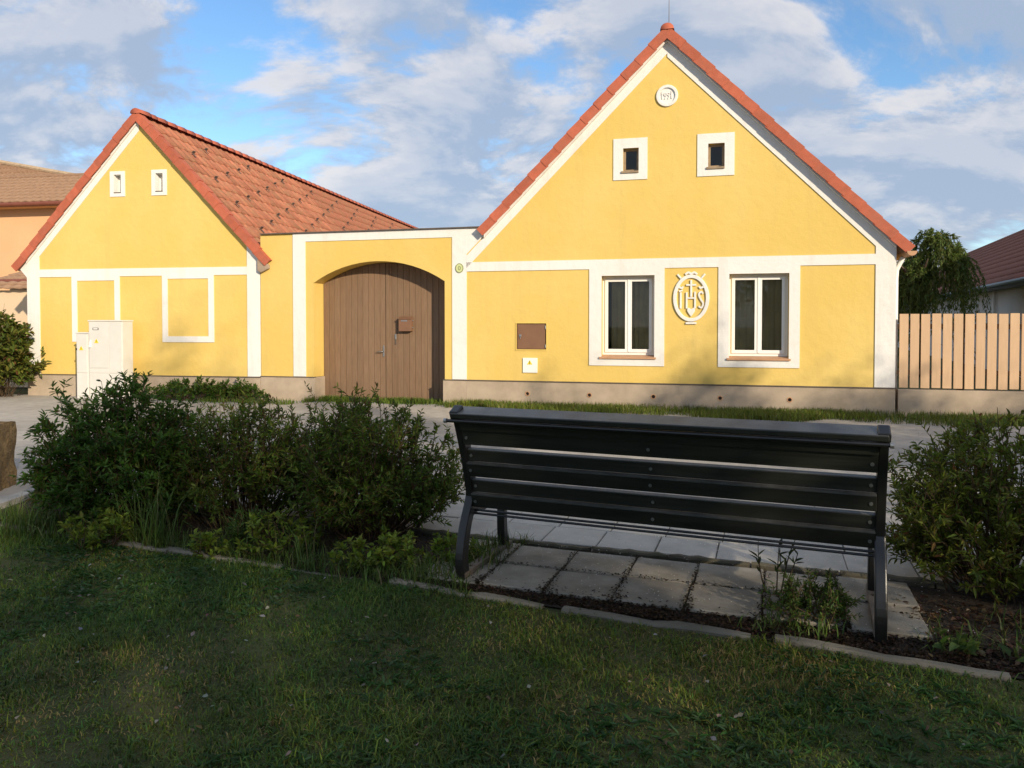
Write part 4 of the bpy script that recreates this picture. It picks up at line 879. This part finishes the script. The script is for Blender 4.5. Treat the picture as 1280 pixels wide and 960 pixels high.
    blades('gate_weeds', np.stack([X, Y, np.full(n, -.008)], 1), rng.uniform(.04, .14, n), rng.uniform(.004, .007, n), tint_mix(n, [(.09, .14, .018), (.12, .165, .022)], (2, 1), .2, rng), (.1, .9), rng, label='weeds growing at the foot of the gate')
    # chips, petals and dead leaves
    def flakes(name, P, size, cols, wts, label, tilt=.3):
        n = len(P); az = rng.uniform(0, 6.28, n); D = np.stack([np.cos(az), np.sin(az), rng.normal(0, tilt, n)], 1)
        V, F, T6 = leaves(P, D, np.tile([0, 0, 1.0], (n, 1)) + rng.normal(0, tilt, (n, 3)), rng.uniform(*size, n), rng.uniform(*size, n) * .6, tint_mix(n, cols, wts, .25, rng), .2, .1)
        o = link(name, mesh_np(name, V, F, LEAF, T6)); o['kind'] = 'stuff'; o['label'] = label
    n = 9000; a = rng.uniform(-.5, 3.4, n); off = np.abs(rng.normal(0, .07, n)) ; P = np.array([pav(i, -.84 - .055 * i * 0 , 0) for i in a]); 
    ey = edge_y(P[:, 0]); P[:, 1] = ey + .03 + rng.uniform(0, 1, n) ** 1.6 * .26; P[:, 2] = rng.uniform(.008, .022, n)
    flakes('bark_mulch', P, (.010, .030), [(.035, .022, .014), (.06, .035, .02), (.10, .06, .035)], (4, 3, 1), 'dark bark chips and litter along the old slabs')
    # crumbs of soil in the slab joints
    n = 1500; c = rng.integers(0, 6, n); along = -.86 + .80 * rng.uniform(0, 1, n) ** 1.9; A_ = -.10 + (c + .5) * .385 + rng.normal(0, .008, n) * (1 + 6.0 * np.clip((-.55 - along), 0, 1) * (.4 + (c * 7 % 5) / 3)); P = np.array([pav(u_, v_, .03) for u_, v_ in zip(A_, along)]); P[:, 2] += rng.uniform(0, .006, n)
    row = rng.uniform(0, 1, n) < .22; Q = np.array([pav(u_, -.462 + w_, .031) for u_, w_ in zip(rng.uniform(-.3, 2.2, n), rng.normal(0, .010, n))]); P = np.where(row[:, None], Q, P)
    flakes('joint_moss', P, (.008, .022), [(.035, .025, .015), (.05, .045, .02), (.08, .05, .03)], (3, 2, 1), 'dark moss and litter in the slab joints')
    n = 1300; P = np.array([pav(u_, v_, .034) for u_, v_ in zip(rng.uniform(-.3, 2.6, n), rng.uniform(-.85, .9, n))]); flakes('petals', P, (.006, .013), [(.7, .66, .6), (.5, .42, .34)], (3, 1), 'fallen pale petals on the slabs', .15)
    n = 5000; a = rng.uniform(-3.8, 9, n); v_ = np.where(rng.uniform(0, 1, n) < .5, rng.normal(1.25, .10, n), rng.uniform(1.2, 8, n)); P = np.array([pav(i, j_, -.004) for i, j_ in zip(a, v_)]); flakes('street_grit', P, (.006, .022), [(.30, .27, .22), (.16, .14, .11), (.45, .42, .36)], (3, 2, 1), 'loose grit on the street', .3)
    n = 420; X = rng.uniform(-3.6, 3.2, n); Y = rng.uniform(2.2, 4.8, n); ok = Y < edge_y(X) - .1; P = np.stack([X, Y, rng.uniform(.015, .04, n)], 1)[ok]; flakes('fallen_leaves', P, (.015, .035), [(.34, .30, .22), (.20, .13, .07), (.45, .42, .36)], (2, 2, 1), 'fallen dry leaves and petals on the lawn', .35)
    n = 2600; X = rng.uniform(1.95, 4.2, n); Y = edge_y(X) + .05 + rng.uniform(0, 1, n) * .85; P = np.stack([X, Y, rng.uniform(.008, .03, n)], 1); flakes('bed_litter', P, (.015, .05), [(.10, .055, .03), (.18, .11, .06), (.06, .035, .02), (.28, .22, .14)], (3, 2, 3, .5), 'dry brown leaf litter under the yellowish shrub', .35)
    n = 2600; X = rng.uniform(-3.9, -.3, n); Y = edge_y(X) + .03 + rng.uniform(0, 1, n) ** 1.3 * 1.0; P = np.stack([X, Y, rng.uniform(.006, .025, n)], 1); flakes('bed_leaf_litter', P, (.015, .04), [(.09, .055, .03), (.14, .09, .05), (.05, .035, .02)], (3, 1.5, 3), 'dead leaves under the row of shrubs', .3)
lawn_grass()

# ------------------------------------------------------------------ stone at the left
def stone_block():
    rng = random.Random(5)
    root = thing('sandstone_block', 'rough upright brown sandstone block standing beside the drive', 'stone', (-4.93, 6.62, 0), rad(12))
    def rock(name, x0, x1, y0, y1, z0, z1, seed, sub=3):
        r = random.Random(seed); bm = bmesh.new(); bmesh.ops.create_cube(bm, size=1.0)
        for v in bm.verts: v.co = Vector(((x0 + x1) / 2 + v.co.x * (x1 - x0), (y0 + y1) / 2 + v.co.y * (y1 - y0), (z0 + z1) / 2 + v.co.z * (z1 - z0)))
        bmesh.ops.subdivide_edges(bm, edges=bm.edges[:], cuts=6, use_grid_fill=True)
        for v in bm.verts:
            p = v.co * 6.0; k = math.sin(p.x * 1.7 + p.z + seed) * math.cos(p.y * 1.3 - p.z * 1.1) ; v.co += Vector((k, math.sin(p.z * 2 + seed) * .8, math.cos(p.x + p.y))) * .016 + Vector((r.gauss(0, 1), r.gauss(0, 1), r.gauss(0, 1))) * .007
        me = bpy.data.meshes.new(name); bm.to_mesh(me); bm.free(); me.materials.append(STONE); link(name, me, root)
    rock('stone_foot', -.30, .33, -.25, .28, -.05, .60, 1); rock('stone_top', -.30, .16, -.22, .22, .585, .92, 2)
stone_block()

# ------------------------------------------------------------------ neighbours
def simple_roof(parent, name, eave_l, eave_r, top_l, top_r, rowstep, mat, wave=.30):
    """tiled slope between an eave line and a ridge line: rows of wavy tiles standing off one another"""
    A, B, C, D = (Vector(p) for p in (eave_l, eave_r, top_r, top_l)); up = ((D - A).normalized()); L = (D - A).length; rows = max(2, int(L / rowstep))
    along = (B - A); n = max(8, int(along.length / wave * 5)); nrm = along.normalized().cross(up).normalized()
    if nrm.z < 0: nrm = -nrm
    V = []; F = []
    for r in range(rows):
        t0, t1 = r / rows, (r + 1.08) / rows
        for k, (t, o) in enumerate(((t0, -.005), (t0, .035), (min(t1, 1.0), .0))):
            for i in range(n + 1):
                u_ = i / n; p = (A.lerp(B, u_)).lerp(D.lerp(C, u_), t); V.append(p + nrm * (o + .014 * math.cos(u_ * along.length / wave * 2 * math.pi)))
        b = r * 3 * (n + 1)
        for k in range(2):
            for i in range(n): F.append((b + k * (n + 1) + i, b + k * (n + 1) + i + 1, b + (k + 1) * (n + 1) + i + 1, b + (k + 1) * (n + 1) + i))
    o = link(name, mesh_np(name, [tuple(v) for v in V], F, mat), parent); return o
def peach_house():
    root = thing('peach_house', 'peach coloured house with brown tile roof behind the smaller yellow house', 'house', front_point(*LH, -20, 8.26), -rad(LH[0]))
    MB().box(-9, 4, 0, 6, 0, 5.45).build('wall', PEACH, root)
    MB().box(-9.1, 4.1, -.42, .0, 5.38, 5.50).build('eave_soffit', PEACH, root)
    MB().tube([(-9.1, -.50, 5.46), (4.1, -.50, 5.46)], .075, 10).build('gutter', GUTB, root)
    simple_roof(root, 'roof', (-9.1, -.5, 5.54), (4.2, -.5, 5.54), (-9.1, 2.4, 6.98), (4.2, 2.4, 6.98), .36, TILE_BR)
    simple_roof(root, 'rear_roof', (4.2, 6.5, 4.9), (-9.1, 6.5, 4.9), (4.2, 2.4, 6.97), (-9.1, 2.4, 6.97), .36, TILE_BR)
    MB().tube([(-9.1, 2.4, 6.99), (4.2, 2.4, 6.99)], .075, 10).build('ridge_tiles', TILE_BR, root)
    simple_roof(root, 'wing_roof', (-9.0, 2.7, 6.7), (.6, 2.7, 6.7), (-9.0, 4.6, 8.4), (-7.6, 4.6, 8.4), .36, TILE_BR)
    MB().tube([(.6, 2.7, 6.75), (-7.6, 4.6, 8.45)], .09, 8).build('hip_tiles', pm('pale_ridge_tile', (.46, .34, .22), .9, .2, 6, .3), root)
    MB().add([(.6, 2.7, 6.65), (.6, 8, 6.65), (-7.6, 4.6, 8.38)], [(0, 1, 2)]).build('wing_hip', TILE_BR, root)
    MB().box(-8.9, .4, 2.9, 7.5, 4.9, 6.64).build('wing_wall', PEACH, root)
    an = thing('lean_to_shed', 'low lean to shed with brown tile roof beside the peach house', 'shed', front_point(*LH, -14.6, 4.2), -rad(LH[0]))
    MB().box(-3.0, 1.4, .3, 3.2, 0, 2.66).build('wall', CREAM, an)
    simple_roof(an, 'roof', (-3.1, 0, 2.74), (1.5, 0, 2.74), (-3.1, 2.2, 3.46), (1.5, 2.2, 3.46), .34, TILE_BR)
    MB().box(-3.1, 1.5, -.02, .28, 2.52, 2.69).build('fascia', BRN, an)
    MB().tube([(-3.1, -.06, 2.68), (1.5, -.06, 2.68)], .06, 8).build('gutter', GUTB, an)
    w = thing('garden_wall', 'cream garden wall capped with wavy brown tiles', 'wall', front_point(*LH, -14.5, 1.6), -rad(LH[0]))
    MB().box(-3.0, 1.66, 0, .25, 0, 2.30).build('wall', CREAM, w)
    simple_roof(w, 'coping_tiles', (-3.05, -.16, 2.33), (1.66, -.16, 2.33), (-3.05, .13, 2.52), (1.66, .13, 2.52), .34, TILE_BR)
peach_house()
def barn_right():
    th = rad(21); d = Vector((math.sin(th), math.cos(th), 0)); r = Vector((math.cos(th), -math.sin(th), 0))
    e0 = Vector((15.0, 24.0, 0)); root = thing('neighbour_barn', 'long pale walled building with brown red tile roof behind the fence', 'building', e0 - d * 10, -th)
    # local: x = r, y = d
    far, near = 40.0, -4.0; ez = 2.66; p = math.tan(rad(37)); wdt = 4.2
    MB().box(.45, 2 * wdt - .45, near, far, 0, ez + .25).build('wall', WALLW, root)
    simple_roof(root, 'roof', (0, near - .2, ez), (0, far + .2, ez), (wdt, near - .2, ez + wdt * p), (wdt, far + .2, ez + wdt * p), .42, TILE_DK, .33)
    simple_roof(root, 'rear_roof', (2 * wdt, far + .2, ez), (2 * wdt, near - .2, ez), (wdt, far + .2, ez + wdt * p), (wdt, near - .2, ez + wdt * p), .42, TILE_DK, .33)
    MB().plate([(.45, ez + .2), (2 * wdt - .45, ez + .2), (wdt, ez + wdt * p - .1)], (), far - .2, far - .05).build('gable', WALLW, root)
    MB().box(-.02, .46, near - .15, far + .15, ez - .12, ez - .03).build('eave_board', GUTG, root)
    MB().tube([(-.06, near - .2, ez - .04), (-.06, far + .2, ez - .04)], .075, 10).build('gutter', GUTG, root)
    MB().tube([(.38, 9.6, ez - .1), (.38, 9.6, 0)], .045, 8).build('downpipe', WFRAME, root)
barn_right()

def willow():
    rng = np.random.default_rng(77); root = thing('willow_tree', 'drooping green willow tree behind the board fence', 'tree', (11.70, 21.5, 0))
    P = []; D = []; sv = []; sf = []; nv = 0
    for i in range(330):
        az = rng.uniform(0, 6.28); q = rng.uniform(0, 1) ** .5; tx = math.cos(az) * q; ty = math.sin(az) * q
        lob = 1.0 + .28 * math.cos(az - .3) + .1 * math.sin(3 * az)
        top = np.array([tx * .95 + .25, ty * .8, 4.05 - .9 * q ** 2.2 + rng.normal(0, .16) - (.75 if tx < -.05 else 0)])
        out = np.array([tx * 1.45 * lob + rng.normal(0, .12), ty * 1.4, top[2] - rng.uniform(-.05, .35)]); ln = rng.uniform(.6, 2.7)
        pts = np.array([(1 - t) ** 2 * top + 2 * t * (1 - t) * (out + [0, 0, .35]) + t * t * (out * [1.06, 1.06, 1] - [0, 0, ln]) for t in np.linspace(0, 1, 9)]); pts += rng.normal(0, .015, pts.shape)
        m = 62; idx = rng.uniform(0, 7.99, m); i0 = idx.astype(int); f = (idx - i0)[:, None]; P.append(pts[i0] * (1 - f) + pts[i0 + 1] * f)
        D.append(unit(pts[i0 + 1] - pts[i0]) * .7 + rng.normal(0, .45, (m, 3)) - np.array([0, 0, .3]))
    P = np.concatenate(P); D = np.concatenate(D); ok = P[:, 2] > .3; P = P[ok]; D = D[ok]; n = len(P)
    V, F, T = leaves(P, D, rng.normal(0, 1, (n, 3)) + [0, 0, .4], rng.uniform(.09, .17, n), rng.uniform(.022, .036, n), tint_mix(n, [(.10, .145, .03), (.13, .175, .035), (.16, .195, .045)], (3, 3, 1.5), .2, rng))
    link('crown', mesh_np('crown', V, F, LEAF, T), root)
    m = MB().tube([(0, 0, -.1), (.05, 0, 1.2), (-.03, .05, 2.4)], [.16, .13, .10], 9)
    for k in range(7):
        az = k * .9; m.tube([(-.03, .05, 2.2), (math.cos(az) * .5, math.sin(az) * .5, 3.0), (math.cos(az) * .95, math.sin(az) * .9, 3.3)], [.07, .04, .015], 6)
    m.build('trunk', BARK, root, smooth=True)
willow()

# ------------------------------------------------------------------ behind the viewer: the trees and house that shade the lawn
def shade_tree(q, t, h, r, low, n, seed, label, leafsize=.22):
    rng = np.random.default_rng(seed); right = Vector((.843, .537, 0)); pos = right * q + Vector((-SUN_H.x, -SUN_H.y, 0)) * t
    root = thing('linden_tree', label, 'tree', (pos.x, pos.y, 0), 0, 'trees behind the lawn')
    cz = (h + low) / 2; hz = (h - low) / 2
    k = 46; az = rng.uniform(0, 6.28, k); el = np.arcsin(rng.uniform(-.95, 1, k)); rr = rng.uniform(.35, 1, k) ** .6
    C = np.stack([np.cos(az) * np.cos(el) * r * rr, np.sin(az) * np.cos(el) * r * rr, cz + np.sin(el) * hz * rr], 1)
    idx = rng.integers(0, k, n); P = C[idx] + rng.normal(0, 1, (n, 3)) * np.array([r * .17, r * .17, hz * .13])
    D = rng.normal(0, 1, (n, 3)); T = tint_mix(n, [(.05, .10, .025), (.07, .13, .03), (.09, .15, .035)], (3, 3, 1), .2, rng)
    V, F, T6 = leaves(P, D, rng.normal(0, 1, (n, 3)), rng.uniform(.6, 1.1, n) * leafsize, rng.uniform(.6, 1.0, n) * leafsize * .8, T)
    link('crown', mesh_np('crown', V, F, LEAF, T6), root)
    m = MB().tube([(0, 0, -.1), (.03, .02, low + hz * .4), (0, 0, cz + hz * .3)], [.24, .18, .08], 10)
    for j in range(12):
        c = C[j]; m.tube([(0, 0, max(low * .8, cz - hz * .6) + .1 * j), tuple(c * .6 + np.array([0, 0, cz * .35])), tuple(c)], [.09, .05, .015], 6)
    m.build('trunk', BARK, root, smooth=True)
TREES = [(2.5, -9.0, 10.5, 1.4, 1.0, 5200), (-1.6, -9.5, 6.9, 2.3, .8, 9000), (5.6, -8.5, 5.1, 1.9, .6, 8000), (8.0, -9.0, 7.3, 1.2, .8, 5500), (9.6, -9.0, 7.6, 1.1, .8, 5000), (11.2, -9.2, 6.8, 1.3, .8, 5500), (13.2, -9.5, 5.8, 1.7, .6, 8500), (-5.6, -10, 7.2, 2.4, 1.0, 8000), (.5, -10.2, 7.9, 1.3, .8, 6500), (4.5, -9.4, 9.0, .8, 4.0, 1500)]
TLAB = ['tallest linden tree behind the lawn rising above its neighbours', 'broad linden tree behind the lawn', 'lowest branched linden tree behind the bench lawn', 'slim linden tree beside the lowest one', 'narrow linden tree in the middle of the row', 'slim round linden tree near the fence end of the row', 'last broad linden tree at the fence end of the row', 'first linden tree toward the drive end of the row', 'slim linden tree between the broad and the tallest tree', 'thin high crowned linden tree beside the tallest one']
for i, (q, t, h, r, low, n) in enumerate(TREES): shade_tree(q, t, h, r, low, int(n * (.80 if h > 6.75 and r < 1.45 else .40)), 100 + i, TLAB[i], .17)
def house_behind():
    right = Vector((.843, .537, 0)); pos = right * 2.0 + Vector((SUN_H.x, SUN_H.y, 0)) * 14.5; ang = math.atan2(right.y, right.x)
    root = thing('village_house', 'cream village house with tiled gable roof behind the lawn', 'house', (pos.x, pos.y, 0), ang)
    MB().box(-9, 9, -3.5, 3.5, 0, 2.6).build('wall', CREAM, root)
    simple_roof(root, 'roof', (9.2, 3.9, 2.5), (-9.2, 3.9, 2.5), (9.2, 0, 5.0), (-9.2, 0, 5.0), .4, TILE_BR)
    simple_roof(root, 'rear_roof', (-9.2, -3.9, 2.5), (9.2, -3.9, 2.5), (-9.2, 0, 5.0), (9.2, 0, 5.0), .4, TILE_BR)
    MB().plate([(-3.5, 2.6), (3.5, 2.6), (0, 4.85)], (), -8.99, -8.8).build('gable', CREAM, root, mat4=Matrix.Rotation(math.pi / 2, 4, 'Z'))
    MB().plate([(-3.5, 2.6), (3.5, 2.6), (0, 4.85)], (), 8.8, 8.99).build('gable', CREAM, root, mat4=Matrix.Rotation(math.pi / 2, 4, 'Z'))
    for x in (-6.5, -2.5, 2.0, 6.0):
        w = MB().plate(rect(x, x + 1.1, 1.0, 2.4), [rect(x + .08, x + 1.02, 1.08, 2.32)], 3.49, 3.56).build('window', WFRAME, root); MB().box(x + .07, x + 1.03, 3.505, 3.515, 1.07, 2.33).build('pane', BLK, w)
house_behind()
